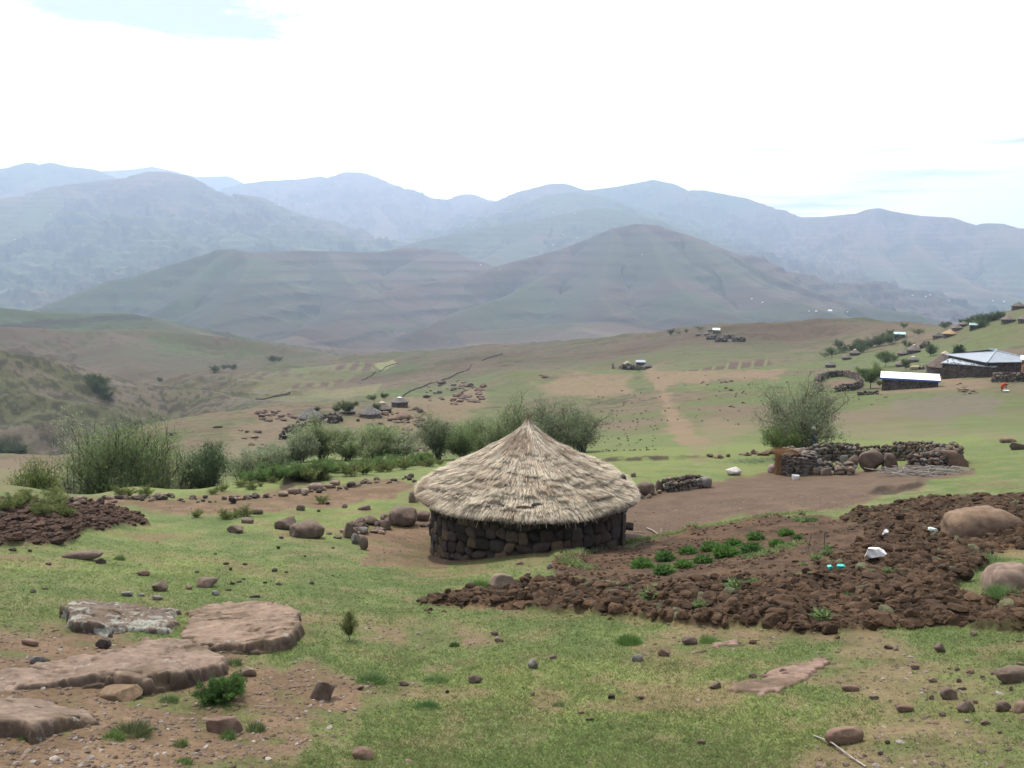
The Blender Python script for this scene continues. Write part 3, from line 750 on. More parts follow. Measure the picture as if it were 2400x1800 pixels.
TONE = {'brown': (.130, .094, .074), 'dark': (.052, .040, .034), 'grey': (.17, .155, .14), 'red': (.165, .108, .080), 'tan': (.195, .145, .108), 'pale': (.46, .42, .40), 'mid': (.115, .085, .068)}
RN = [0]
def rock(px, row, wd, ht, kind='angular', tone='brown', label=None, name='rock', cat='rock', group=None, dd=None, rz=None, level=3, mat='rock', parent=None, sink=.12, rmin=6.6, rmax=900, tilt=0.0):
    """a rock whose picture box is centred on px, stands on row, wd x ht photograph pixels"""
    RN[0] += 1
    p = hit(px, row, rmin, rmax); s = depth(p) / F; e = math.atan2(-p[2], math.hypot(p[0], p[1]))
    W = wd * s; D = dd * s if dd else min(.85 * W, .42 * ht * s / math.sin(e))
    Hh = max((ht * s - .5 * D * math.sin(e)) / math.cos(e), .5 * ht * s) if sink < .9 else ht * s * .88
    V, Fc, tn = rock_shape(RN[0] * 7 + 3, kind, level)
    a = random.uniform(-.25, .25) if rz is None else rz
    V = V * np.array([W / 2, D / 2, Hh / 2 * (1 + sink)])
    if tilt: 
        c_, s_ = math.cos(tilt), math.sin(tilt); V = V @ np.array([[c_, 0, s_], [0, 1, 0], [-s_, 0, c_]])
    V = rotz(V, a)
    dr = np.array([p[0], p[1]]) / math.hypot(p[0], p[1])
    c = p[:2] + dr * D / 2 * (1 if sink < .9 else .75)
    zc = float(H(c[0], c[1])); zc = min(zc, p[2] + .1 * Hh) if D < 2 else p[2]
    V[:, 2] += Hh / 2 * (1 - sink)
    cv = np.array(TONE[tone] if isinstance(tone, str) else tone)[None] * tn[:, None] * random.uniform(.88, 1.14)
    me = new_mesh(name, V, Fc, cv, kind in ('round', 'lump'), MAT[mat])
    if kind not in ('round', 'lump'): me.polygons.foreach_set('use_smooth', np.full(len(Fc), level > 2))
    o = obj(name, me, None, (c[0], c[1], zc))
    if parent is not None: o.parent = parent; o.matrix_parent_inverse = parent.matrix_world.inverted() if False else Matrix.Translation(-Vector(parent.location))
    else: tag(o, label, cat, group)
    return o


def pile(pos, dims, rots, cols, kind='angular', level=1, seed=1, nt_=8):
    """many stones in one mesh: positions (n,3), half sizes (n,3), z rotations (n,), colours (n,3)"""
    g = np.random.default_rng(seed); T = [rock_shape(seed * 100 + i, kind, level) for i in range(nt_)]
    n = len(pos); which = g.integers(0, nt_, n); VV = []; FF = []; CC = []; off = 0
    for k in range(nt_):
        idx = np.nonzero(which == k)[0]
        if len(idx) == 0: continue
        V, Fc, tn = T[k]
        P = V[None] * dims[idx][:, None, :]
        c = np.cos(rots[idx])[:, None]; s_ = np.sin(rots[idx])[:, None]
        X = P[:, :, 0] * c - P[:, :, 1] * s_; Y = P[:, :, 0] * s_ + P[:, :, 1] * c
        Q = np.stack([X, Y, P[:, :, 2]], -1) + pos[idx][:, None, :]
        VV.append(Q.reshape(-1, 3)); CC.append((cols[idx][:, None, :] * tn[None, :, None]).reshape(-1, 3))
        FF.append((Fc[None] + (np.arange(len(idx)) * len(V))[:, None, None] + off).reshape(-1, 3)); off += len(idx) * len(V)
    return np.concatenate(VV), np.concatenate(FF), np.concatenate(CC)


def stone_tone(n, g, pal=((.15, .11, .085), (.10, .078, .062), (.19, .135, .10), (.13, .115, .10), (.07, .056, .047))):
    return np.array(pal)[g.integers(0, len(pal), n)] * g.uniform(.75, 1.3, (n, 1))


def drywall(name, path, height, thick, size, seed, label=None, cat='stone wall', group=None, kind='angular', level=1, taper=.8, parent=None, pal=None, jit=.35, flat=.75, hfn=None, sides=(-1, 1)):
    """dry stone wall along ground points path [(x,y)]; height may vary by hfn(t)"""
    g = np.random.default_rng(seed); P = np.array(path, float); seg = np.hypot(*(P[1:] - P[:-1]).T); cum = np.concatenate([[0], np.cumsum(seg)])
    pos, dim, rot = [], [], []
    hs = size * flat; z = 0; ci = 0
    while z < height:
        s = g.uniform(0, size)
        while s < cum[-1]:
            t = s / cum[-1]; hh = height * (hfn(t) if hfn else 1) * (1 + .12 * math.sin(s * 1.3 + seed))
            w_ = size * g.uniform(.6, 1.5)
            if z < hh:
                x = np.interp(s, cum, P[:, 0]); y = np.interp(s, cum, P[:, 1]); i = min(np.searchsorted(cum, s), len(P) - 1); i = max(i, 1)
                d = (P[i] - P[i - 1]) / seg[i - 1]; nrm_ = np.array([-d[1], d[0]]); th = thick * (1 - (1 - taper) * z / height)
                zg = float(H(x, y))
                for sd_ in (sides if z + hs < hh else (0,)):
                    o_ = nrm_ * sd_ * (th / 2 - size * .4) + g.normal(size=2) * size * .06
                    pos.append((x + o_[0], y + o_[1], zg + z + hs * .45 + g.normal() * hs * .1)); dim.append((w_ * .56, size * g.uniform(.4, .6), hs * g.uniform(.5, .75)))
                    rot.append(math.atan2(d[1], d[0]) + g.normal() * jit)
            s += w_
        z += hs; ci += 1
    n = len(pos); cols = stone_tone(n, g, pal) if pal else stone_tone(n, g)
    V, Fc, CC = pile(np.array(pos), np.array(dim), np.array(rot), cols, kind, level, seed)
    o0 = np.array([P[:, 0].mean(), P[:, 1].mean(), float(H(P[:, 0].mean(), P[:, 1].mean()))])
    if parent is not None: o0 = np.array(parent.location)
    o = obj(name, new_mesh(name, V - o0, Fc, CC, False, MAT['stone']), parent, None if parent is not None else tuple(o0))
    if parent is None: tag(o, label, cat, group)
    return o


def tubes(segs, nside=5):
    """segs: list of (points (k,3), radii (k,)) -> verts, quads"""
    VV, FF, off = [], [], 0
    for pts, rad in segs:
        pts = np.asarray(pts, float); k = len(pts); d = np.gradient(pts, axis=0); d /= np.linalg.norm(d, axis=1, keepdims=True) + 1e-9
        up = np.where(np.abs(d[:, 2:3]) > .9, np.array([[1., 0, 0]]), np.array([[0, 0, 1.]]))
        u = np.cross(d, up); u /= np.linalg.norm(u, axis=1, keepdims=True) + 1e-9; v = np.cross(d, u)
        a = np.linspace(0, 2 * math.pi, nside, endpoint=False)
        ringp = pts[:, None] + np.asarray(rad)[:, None, None] * (u[:, None] * np.cos(a)[None, :, None] + v[:, None] * np.sin(a)[None, :, None])
        VV.append(ringp.reshape(-1, 3)); i, j = np.meshgrid(np.arange(k - 1), np.arange(nside), indexing='ij')
        q = np.stack([i * nside + j, i * nside + (j + 1) % nside, (i + 1) * nside + (j + 1) % nside, (i + 1) * nside + j], -1).reshape(-1, 4) + off
        FF.append(q); off += k * nside
    return np.concatenate(VV), np.concatenate(FF)


def blades(base, tip, width, cols, g, side=None):
    """thin tapering quads from base to tip"""
    d = tip - base; 
    s = g.normal(size=base.shape) if side is None else side
    s = np.cross(d, s); s /= np.linalg.norm(s, axis=1, keepdims=True) + 1e-9; s *= np.asarray(width).reshape(-1, 1) / 2
    V = np.stack([base - s, base + s, tip + s * .35, tip - s * .35], 1).reshape(-1, 3); n = len(base)
    Fq = np.arange(4 * n).reshape(-1, 4); return V, Fq, np.repeat(cols, 4, 0)


def leaf_cards(c, size, aspect, cols, g, upb=0.0):
    n = len(c); d = g.normal(size=(n, 3)); d[:, 2] = d[:, 2] * .7 + upb; d /= np.linalg.norm(d, axis=1, keepdims=True)
    return blades(c - d * size[:, None] * .5, c + d * size[:, None] * .5, size * aspect, cols, g)


def bush_tree(name, seed, h, wd, nleaf, lcol, stems=7, airy=.5, leaf=.15, low=.05, flat=False, trunk=0.0, bark=True, spread=1.0):
    """tapered stems, limbs and a crown of many small leaves: returns (wood mesh, crown mesh)"""
    g = np.random.default_rng(seed); segs = []; tips = []
    def grow(p, d, L, r, lev):
        k = 5; pts = [p]; rad = [r]
        for i in range(k):
            d = d + g.normal(size=3) * .16 + np.array([0, 0, .05 if lev else .02]); d /= np.linalg.norm(d)
            p = p + d * L / k; pts.append(p); rad.append(r * (1 - .75 * (i + 1) / k))
            if lev < 2 and i >= 1:
                for _ in range(2 if lev == 0 else 1):
                    dd_ = d + g.normal(size=3) * .65; dd_[2] = abs(dd_[2]) * .8 + .1; dd_ /= np.linalg.norm(dd_)
                    grow(p, dd_, L * g.uniform(.4, .62), r * .45, lev + 1)
            if lev >= 1: tips.append((p, lev))
        segs.append((np.array(pts), np.array(rad))); tips.append((p, lev))
    if trunk > 0:
        top = np.array([g.normal() * .05, g.normal() * .05, trunk]); segs.append((np.array([[0, 0, -.2], top * .5, top]), np.array([.05 * h * .5, .04 * h * .5, .035 * h * .5])))
    for i in range(stems):
        a = 2 * math.pi * (i + g.uniform(0, .8)) / stems; lean = g.uniform(.15, .75) * spread
        d = np.array([math.cos(a) * lean, math.sin(a) * lean, 1.0]); d /= np.linalg.norm(d)
        st = np.array([g.normal() * .06 * wd, g.normal() * .06 * wd, -.1]) if trunk == 0 else np.array([0, 0, trunk * .95])
        grow(st, d, (h - max(trunk, 0)) * g.uniform(.55, .85), .016 * h + .01, 0)
    T = np.array([t[0] for t in tips]); 
    zmax = np.percentile(T[:, 2], 97); sx = (wd / 2) / (np.percentile(np.hypot(T[:, 0], T[:, 1]), 92) + 1e-6)
    sz = h / (zmax * 1.02); SCL = np.array([sx, sx, sz])
    T = T * SCL; T = T[T[:, 2] > low * h]
    segs = [(a * SCL, r) for a, r in segs]
    V, Fq = tubes(segs, 5); wood = new_mesh(name + '_wood', V, Fq, None, True, MAT['bark'])
    wt_ = g.gamma(.8, 1, len(T)); wt_ /= wt_.sum(); ci = g.choice(len(T), nleaf, p=wt_); sp = (.045 + .05 * airy) * h
    c = T[ci] + g.normal(size=(nleaf, 3)) * sp * np.array([1, 1, .8 if not flat else .45])
    lowk = g.uniform(size=nleaf) < .34; c[lowk] *= (1 - .62 * g.uniform(size=lowk.sum()) ** 1.3)[:, None] * np.array([1, 1, 1])
    if trunk > 0: c = c[c[:, 2] > trunk * .8]; nleaf = len(c); ci = ci[:nleaf]
    # light and dark clumps: denser or sparser twigs and leaves of different ages
    tone = (1 + .35 * fbm(T[ci][:, 0] * 1.7 + seed, T[ci][:, 1] * 1.7 + T[ci][:, 2] * 2, seed, 2)) * g.uniform(.7, 1.35, nleaf)
    cols = np.array(lcol)[None] * tone[:, None]
    size = g.uniform(.6, 1.3, nleaf) * leaf
    dn = c / (np.linalg.norm(c, axis=1, keepdims=True) + 1e-6) * .55 + g.normal(size=c.shape) * .6 + np.array([0, 0, .25]); dn /= np.linalg.norm(dn, axis=1, keepdims=True)
    V, Fq, CC = blades(c - dn * size[:, None] * .6, c + dn * size[:, None] * .6, size * .26, cols, g); crown = new_mesh(name + '_crown', V, Fq, CC, False, MAT['leaf'])
    return wood, crown


def place_tree(name, meshes, loc, label, cat='tree', group=None, rz=0, sc=1.0, woodname='trunk'):
    t = empty(name, loc, rz, sc); tag(t, label, cat, group)
    obj(woodname, meshes[0], t); obj('crown', meshes[1], t); return t


def stand(px, row, rmin=6.6, rmax=900, r=None):
    """a ground point; with r the point of the ground at that distance in that direction"""
    if r is None: return hit(px, row, rmin, rmax)
    d = at_r(px, row, r); return np.array([d[0], d[1], float(H(d[0], d[1]))])
def pxm(p): return depth(p) / F           # metres per photograph pixel at a point

# ------------------------------------------------------------------ the thatched hut
def main_hut():
    g = np.random.default_rng(3); zb = -9.15; ze = -7.50; RW = 3.12
    t = empty('thatched_hut', (HUTC[0], HUTC[1], zb)); tag(t, 'large round stone hut with a pale layered thatch roof on the grass', 'hut')
    O = np.array([HUTC[0], HUTC[1], zb])
    # dark core behind the stones
    bm = bmesh.new(); bmesh.ops.create_cone(bm, segments=64, radius1=RW - .13, radius2=RW - .13, depth=3.0, cap_ends=False)
    bmesh.ops.translate(bm, verts=bm.verts, vec=(0, 0, .35)); me = bpy.data.meshes.new('wall_core'); bm.to_mesh(me); bm.free(); me.materials.append(MAT['mortar'])
    wall = obj('mud_mortar', me)
    pos, dim, rot, col = [], [], [], []
    z = -1.05; ci = 0
    while z < 1.75:
        hc_ = g.uniform(.26, .40); a = g.uniform(0, .1)
        while a < 2 * math.pi:
            wa_ = g.uniform(.24, .55) / RW; hh = hc_ * g.uniform(.92, 1.22)
            am = a + wa_ / 2; rr_ = RW - .10 + g.normal() * .02
            pos.append((math.sin(am) * rr_, math.cos(am) * rr_, z + hc_ / 2 + g.normal() * .035)); dim.append((wa_ * RW * .545, .17, hh * .545)); rot.append(-am + g.normal() * .05)
            a += wa_
        z += hc_ * .97
    n = len(pos); pal = ((.10, .074, .056), (.065, .05, .042), (.15, .105, .068), (.075, .064, .057), (.05, .042, .037), (.11, .085, .072))
    V, Fc, CC = pile(np.array(pos), np.array(dim), np.array(rot), stone_tone(n, g, pal) * .58, 'block', 3, 5, 10)
    wobj = obj('wall', new_mesh('wall', V, Fc, CC, True, MAT['stone']), t); wall.parent = wobj
    # roof
    prof = np.array([(0, 2.30), (.05, 2.16), (.16, 2.0), (.34, 1.84), (.65, 1.62), (1.2, 1.26), (1.9, .83), (2.6, .46), (3.15, .18), (3.42, .03), (3.60, -.10), (3.50, -.13), (3.35, -.1), (2.9, .08)])
    seg = np.hypot(*(prof[1:] - prof[:-1]).T); cum = np.concatenate([[0], np.cumsum(seg)]); SE = cum[10]
    zo = ze - zb
    def surf(s, a):
        rr_ = np.interp(s, cum, prof[:, 0]); zz_ = np.interp(s, cum, prof[:, 1])
        wob = 1 + .018 * np.sin(a * 3 + 1) + .012 * np.sin(a * 7)
        lump = .035 * fbm(a * 5, s * 2.0, 4, 3)
        return np.stack([np.sin(a) * rr_ * wob, np.cos(a) * rr_ * wob, zz_ + zo + lump], -1)
    ns, na_ = 90, 220
    ss = np.linspace(.0, cum[-1], ns); aa = np.linspace(0, 2 * math.pi, na_, endpoint=False); S, A = np.meshgrid(ss, aa, indexing='ij')
    V = surf(S, A); V[:, :, 2] -= .05
    i, j = np.meshgrid(np.arange(ns - 1), np.arange(na_), indexing='ij')
    Fq = np.stack([i * na_ + j, (i + 1) * na_ + j, (i + 1) * na_ + (j + 1) % na_, i * na_ + (j + 1) % na_], -1).reshape(-1, 4)
    cb = np.array([.085, .066, .048])[None] * np.ones((ns * na_, 1))  # dark base colour standing in for shadow in the gaps between straws
    Vs, Fs, Cs = [V.reshape(-1, 3)], [Fq], [cb]; off = ns * na_
    # courses of straw, the lower ends of each course in a ragged line
    courses = np.concatenate([np.linspace(.32, 2.0, 11), np.linspace(2.15, SE + .10, 16)])
    for k, sc_ in enumerate(courses):
        rad = np.interp(sc_, cum, prof[:, 0]); nst = int(900 + rad * 1500)
        a = g.uniform(0, 2 * math.pi, nst)
        line = sc_ + .09 * fbm(a * 7, a * 0 + k, k, 4) + .04 * np.sin(a * 5 + k)
        ln = g.uniform(.28, .50, nst) * min(1, .4 + sc_ / 1.6); s1 = line + g.normal(size=nst) * .030; s0 = np.maximum(s1 - ln, .0)
        a1 = a + g.normal(size=nst) * .035 / max(rad, .5)
        deep = (.045 + .05 * sstep(2.2, 3.2, sc_)) if sc_ > 1.5 else .02
        p0 = surf(s0, a); p1 = surf(np.minimum(s1, cum[11]), a1); p0[:, 2] += .0; 
        lift = deep * g.uniform(.5, 1.5, nst) * (.5 + .9 * sstep(-.2, .4, fbm(a * 6, a * 0 + k * .7, 77 + k, 2)))
        out = np.stack([np.sin(a), np.cos(a), a * 0 + 1.6], -1); out /= np.linalg.norm(out, axis=1, keepdims=True)
        p1 = p1 + out * lift[:, None]
        if k >= len(courses) - 3:
            p1[:, 2] -= g.uniform(0, .12, nst) + (g.uniform(size=nst) > .97) * g.uniform(0, .22, nst)
        pat = fbm(a * 3.2 * max(rad, .6) / 2.5, s1 * 1.6, 6, 3); pat2 = fbm(a * 14, s1 * 3, 8, 2)
        tn = g.uniform(.62, 1.35, nst)
        c = np.array([.52, .435, .32])[None] * tn[:, None]
        c = c * (1 - .45 * sstep(.05, .5, pat)[:, None] * np.array([[.75, .95, 1.05]]))
        grey_ = g.uniform(size=nst) < .30; c[grey_] = np.array([.49, .44, .355]) * tn[grey_][:, None]
        c[g.uniform(size=nst) < .22] *= .30
        # darker weathered band below the cap on the viewer's left and a new pale cap
        av = np.arctan2(np.sin(a - math.pi), np.cos(a - math.pi))      # 0 = towards the camera
        band = sstep(.5, .9, s1) * sstep(1.75, 1.3, s1) * sstep(-.45, .1, av + .2 * pat2) * sstep(1.3, .9, av)
        bb_ = (band * .8)[:, None]; c = c * (1 - bb_) + np.array([[.20, .145, .105]]) * tn[:, None] * bb_
        cap = sstep(.95, .7, s1 + .15 * pat2) * sstep(.35, .0, av + .15 * pat2) * sstep(-.75, -.4, av)
        c = c * (1 + .35 * cap[:, None])
        v_, f_, c_ = blades(p0, p1, g.uniform(.010, .022, nst), c, g, side=out)
        Vs.append(v_); Fs.append(f_ + off); Cs.append(c_); off += len(v_)
    # loose straws on the spike
    nst = 500; a = g.uniform(0, 6.283, nst); p0 = surf(g.uniform(.05, .35, nst), a); p1 = np.array([0, 0, zo + 2.30]) + g.normal(size=(nst, 3)) * np.array([.03, .03, .06])
    v_, f_, c_ = blades(p0, p1, np.full(nst, .014), np.array([[.36, .28, .19]]) * g.uniform(.6, 1.3, (nst, 1)), g); Vs.append(v_); Fs.append(f_ + off); Cs.append(c_)
    obj('roof', new_mesh('roof', np.concatenate(Vs), Fs, np.concatenate(Cs), False, MAT['thatch']), t)
    # squared timber sticking out low on the right and a post under the eave
    def beam(nm, c0, c1, w_, mat):
        V_, F_ = tubes([(np.array([c0, (np.array(c0) + c1) / 2, c1]), np.full(3, w_))], 4)
        n_ = len(V_); return obj(nm, new_mesh(nm, V_, [F_, np.array([[0, 1, 2, 3], [n_ - 1, n_ - 2, n_ - 3, n_ - 4]])], None, False, MAT[mat]), t)
    beam('beam', (3.0, -.15, .35), (3.42, -.25, .33), .13, 'bark')
    beam('eave_post', (2.96, -1.35, -.5), (2.90, -1.32, 1.55), .07, 'bark')
main_hut()

# ------------------------------------------------------------------ huts and houses of the hamlets
def rondavel(px, row, wpx, label, group, roof=(.16, .135, .115), wallc=(.10, .08, .068), cap=None, hw=1.0, rmin=60, rmax=1500, pitch=.62, rs=1.16, r=None, capc=(.5, .42, .3)):
    p = stand(px, row, rmin, rmax, r); s = pxm(p); R = wpx * s / 2; Rw = R / rs; g = np.random.default_rng(int(px * 7 + row))
    dr = p[:2] / np.hypot(*p[:2]); c = p[:2] + dr * Rw * .8
    t = empty('round_hut', (c[0], c[1], p[2])); tag(t, label, 'hut', group)
    n = 40; a = np.linspace(0, 2 * math.pi, n, endpoint=False)
    nz_ = 7; hs = Rw * .55 * hw; zs = np.linspace(-2.2, hs, nz_)
    V = np.stack([np.concatenate([np.sin(a) * Rw * (1 + .012 * g.normal(size=n)) for _ in zs]), np.concatenate([np.cos(a) * Rw for _ in zs]), np.repeat(zs, n)], -1)
    i, j = np.meshgrid(np.arange(nz_ - 1), np.arange(n), indexing='ij'); Fq = np.stack([i * n + j, i * n + (j + 1) % n, (i + 1) * n + (j + 1) % n, (i + 1) * n + j], -1).reshape(-1, 4)
    obj('wall', new_mesh('wall', V, Fq, np.array(wallc)[None] * g.uniform(.9, 1.1, (len(V), 1)), False, MAT['farstone']), t)
    pr = np.array([(0, 1.0), (.12, .9), (.4, .62), (.75, .27), (.95, .04), (1.0, -.05), (.93, -.1), (.8, 0)]); hr = R * pitch
    V = np.concatenate([np.stack([np.sin(a) * R * q[0] * (1 + .015 * g.normal(size=n)), np.cos(a) * R * q[0], hs + hr * (q[1] + (.02 if k_ else 0) * g.normal(size=n))], -1) for k_, q in enumerate(pr)])
    k = len(pr); i, j = np.meshgrid(np.arange(k - 1), np.arange(n), indexing='ij'); Fq = np.stack([i * n + j, (i + 1) * n + j, (i + 1) * n + (j + 1) % n, i * n + (j + 1) % n], -1).reshape(-1, 4)
    cc = np.array(roof)[None] * .78 * g.uniform(.75, 1.25, (len(V), 1))
    obj('roof', new_mesh('roof', V, Fq, cc, True, MAT['thatch_far']), t)
    if cap:
        kk = 4; V2 = []
        for q in range(kk): 
            f = cap * (q + .02) / (kk - 1); V2.append(np.stack([np.sin(a) * R * f, np.cos(a) * R * f, hs + hr * np.interp(f, pr[:6, 0], pr[:6, 1]) + .06 * R + 0 * a], -1))
        V2 = np.concatenate(V2); i, j = np.meshgrid(np.arange(kk - 1), np.arange(n), indexing='ij'); Fq = np.stack([i * n + j, (i + 1) * n + j, (i + 1) * n + (j + 1) % n, i * n + (j + 1) % n], -1).reshape(-1, 4)
        obj('roof_cap', new_mesh('roof_cap', V2, Fq, np.array(capc)[None] * g.uniform(.8, 1.2, (len(V2), 1)), True, MAT['thatch_far']), t)
    return t


def quadbox(P8):
    F8 = np.array([[0, 3, 2, 1], [4, 5, 6, 7], [0, 1, 5, 4], [1, 2, 6, 5], [2, 3, 7, 6], [3, 0, 4, 7]]); return np.array(P8, float), F8


def house(a, b, deep, hf, hb, label, name='stone_shed', cat='shed', roofmat='white_roof', wallc=(.075, .058, .048), over=.25, rt=.10, hip=False, fascia=None, yaw=None, L=None, r=None, group=None, stones=0, rmin=60, rmax=900, base=None, blocks=True):
    """front wall from ground pixel a to ground pixel b, depth deep, wall height hf in front and hb behind"""
    A = stand(*a, rmin, rmax, r); dr = A[:2] / np.hypot(*A[:2]); yw = math.radians(yaw or 0); tg_ = np.array([dr[1], -dr[0]])
    if L is None: L = (b[0] - a[0]) * pxm(A) / math.cos(yw)
    d = tg_ * math.cos(yw) + dr * math.sin(yw); z0 = A[2] if base is None else base; B = A
    t = empty(name, (A[0], A[1], z0), math.atan2(d[1], d[0])); tag(t, label, cat, group)
    ztop = max(A[2], B[2]) - z0
    # walls, a grid of vertices for the stone colours
    g = np.random.default_rng(int(a[0])); Vs, Fs, Cs, off = [], [], [], 0
    def wall(p, q, hp, hq):
        nonlocal off
        nx = max(int(np.hypot(*(np.array(q) - p)) / .3), 2); ny = 10; u = np.linspace(0, 1, nx); v = np.linspace(0, 1, ny); U, Vv = np.meshgrid(u, v)
        X = p[0] + (q[0] - p[0]) * U; Y = p[1] + (q[1] - p[1]) * U; Z = -1.6 + (hp + (hq - hp) * U + ztop + 1.6) * Vv
        jit = g.normal(size=X.shape) * .012; jit[:, 0] = jit[:, -1] = 0
        un = np.array([q[1] - p[1], p[0] - q[0]]) / (np.hypot(q[1] - p[1], p[0] - q[0]) + 1e-9)
        Vs.append(np.stack([X + jit * un[0], Y + jit * un[1], Z], -1).reshape(-1, 3)); i, j = np.meshgrid(np.arange(ny - 1), np.arange(nx - 1), indexing='ij')
        Fs.append(np.stack([i * nx + j, i * nx + j + 1, (i + 1) * nx + j + 1, (i + 1) * nx + j], -1).reshape(-1, 4) + off); off += nx * ny
        Cs.append(np.array(wallc)[None] * g.uniform(.9, 1.1, (nx * ny, 1)))
    wall((0, 0), (L, 0), hf, hf); wall((L, 0), (L, deep), hf, hb); wall((L, deep), (0, deep), hb, hb); wall((0, deep), (0, 0), hb, hf)
    obj('wall', new_mesh('wall', np.concatenate(Vs), np.concatenate(Fs), np.concatenate(Cs), False, MAT['farstone']), t)
    o = over; hf2 = hf + ztop; hb2 = hb + ztop; sl = (hb - hf) / deep
    if hip:
        e = hf2; rg = deep / 2; top = e + hip
        V = [(-o, -o, e), (L + o, -o, e), (L + o, deep + o, e), (-o, deep + o, e), (rg, deep / 2, top), (L - rg, deep / 2, top)]
        V += [(x_, y_, z_ - rt) for x_, y_, z_ in V]
        Fq = [np.array([[0, 1, 5, 4], [2, 3, 4, 5], [0, 6, 7, 1], [1, 7, 8, 2], [2, 8, 9, 3], [3, 9, 6, 0]]), np.array([[1, 2, 5], [3, 0, 4]])]
        rf = obj('roof', new_mesh('roof', V, Fq, None, False, MAT[roofmat]), t)
        for q0, q1 in ((V[0], V[4]), (V[1], V[5]), (V[4], V[5])):
            Vv, Ff = tubes([(np.array([np.array(q0) + (0, 0, .03), (np.array(q0) + q1) / 2 + (0, 0, .03), np.array(q1) + (0, 0, .03)]), np.full(3, .12))], 6)
            obj('ridge_cap', new_mesh('ridge_cap', Vv, Ff, None, True, MAT['old_metal']), rf)
    else:
        V, Fq = quadbox([(-o, -o, hf2 - sl * o), (L + o, -o, hf2 - sl * o), (L + o, deep + o, hb2 + sl * o), (-o, deep + o, hb2 + sl * o),
                         (-o, -o, hf2 - sl * o + rt), (L + o, -o, hf2 - sl * o + rt), (L + o, deep + o, hb2 + sl * o + rt), (-o, deep + o, hb2 + sl * o + rt)])
        # corrugated sheet: fine ribs along the slope
        nrib = int(L / .25); xs = np.linspace(-o, L + o, nrib * 2 + 1); zz_ = np.where(np.arange(len(xs)) % 2, .03, 0.)
        Vr = np.concatenate([np.stack([xs, xs * 0 - o, hf2 - sl * o + rt + .006 + zz_], -1), np.stack([xs, xs * 0 + deep + o, hb2 + sl * o + rt + .006 + zz_], -1)]); m_ = len(xs)
        Fr = np.array([[i, i + 1, m_ + i + 1, m_ + i] for i in range(m_ - 1)]) + 8
        rf = obj('roof', new_mesh('roof', np.concatenate([V, Vr]), [Fq, Fr], None, False, MAT[roofmat]), t)
        if fascia:
            Vf, Ff = quadbox([(-o - .02, -o - .05, hf2 - sl * o - .18), (L + o + .02, -o - .05, hf2 - sl * o - .18), (L + o + .02, -o - .003, hf2 - sl * o - .18), (-o - .02, -o - .003, hf2 - sl * o - .18),
                              (-o - .02, -o - .05, hf2 - sl * o + rt - .01), (L + o + .02, -o - .05, hf2 - sl * o + rt - .01), (L + o + .02, -o - .003, hf2 - sl * o + rt - .01), (-o - .02, -o - .003, hf2 - sl * o + rt - .01)])
            obj('fascia_board', new_mesh('fascia_board', Vf, Ff, None, False, MAT[fascia]), rf)
        if stones:
            g2 = np.random.default_rng(8); sm_ = []
            for q in range(4):
                V3, F3, tn3 = rock_shape(300 + q, 'angular', 1); sm_.append(new_mesh('roof_stone', V3, F3, np.array([[.13, .10, .085]]) * tn3[:, None], False, MAT['stone']))
            for q in range(stones):
                Y = g2.uniform(0, .5) if q % 2 else g2.uniform(0, deep); so_ = obj('roof_stone', sm_[q % 4], rf, (g2.uniform(0, L), Y, hf2 + sl * Y + rt + .07)); k_ = g2.uniform(.08, .19); so_.scale = (k_, k_, k_ * .6)
    return t


G1 = 'huts on the rocky slope left of the thatched hut'
rondavel(728, 988, 60, 'low wide grey-thatched hut behind the dark stone walls, leftmost on the slope', G1, hw=.55, pitch=.75, wallc=(.07, .065, .06), roof=(.15, .14, .135))
rondavel(775, 990, 36, 'small grey hut tucked against the right side of the leftmost wide hut', G1, hw=.3, pitch=.5, roof=(.17, .15, .14))
rondavel(816, 970, 37, 'small flat-roofed grey hut standing behind the leafy tree', G1, hw=.5, pitch=.45, roof=(.17, .16, .16))
rondavel(896, 966, 50, 'grey hut with patches of pale straw, between the broad hut and the upright-walled hut', G1, hw=.6, pitch=.62, cap=.3, capc=(.42, .33, .25), wallc=(.06, .05, .045))
rondavel(868, 980, 56, 'broad grey-thatched hut with a pale mud wall above the red rock ledges', G1, hw=.7, pitch=.6, wallc=(.16, .13, .11), roof=(.165, .15, .14))
rondavel(937, 955, 45, 'upright dark-walled hut with a white cap on its thatch, rightmost on the slope', G1, hw=1.15, pitch=.45, cap=.28, capc=(.5, .5, .5), roof=(.16, .145, .14))
G4 = 'round huts of the hamlet beyond the far stone kraal'
rondavel(1946, 862, 27, 'lone small hut with a straw streak, above the far stone kraal', G4, cap=.0, roof=(.17, .155, .145))
rondavel(1984, 843, 24, 'grey hut at the foot of the hedge, nearest to the lone hut', G4, hw=.8)
rondavel(2003, 834, 27, 'grey hut under the bushes with a bright tip on its thatch', G4, cap=.25)
rondavel(2112, 860, 28, 'low grey hut beside the straw heap, behind the white-roofed shed', G4, hw=.8)
rondavel(2130, 862, 19, 'tiny grey hut touching the right side of the low grey hut', G4, hw=.8)
rondavel(2140, 850, 27, 'dark hut with a scrap of pale sheet on its roof, above the straw heap', G4, cap=.4, capc=(.4, .4, .4))
rondavel(2115, 834, 26, 'brownish-thatched hut behind the flat-topped tree', G4, hw=.9, roof=(.18, .15, .13))
rondavel(2141, 829, 33, 'tall brownish-thatched hut with a pale peak, above the other roofs', G4, cap=.22, pitch=.8, roof=(.18, .15, .135))
rondavel(2211, 884, 84, 'large brown-thatched hut with a pale patched peak beside the long stone shed', G4, cap=.22, capc=(.42, .36, .28), pitch=.8, hw=.95, roof=(.15, .12, .10), rs=1.1, r=183)
G5 = 'huts along the crest of the right-hand hillside'
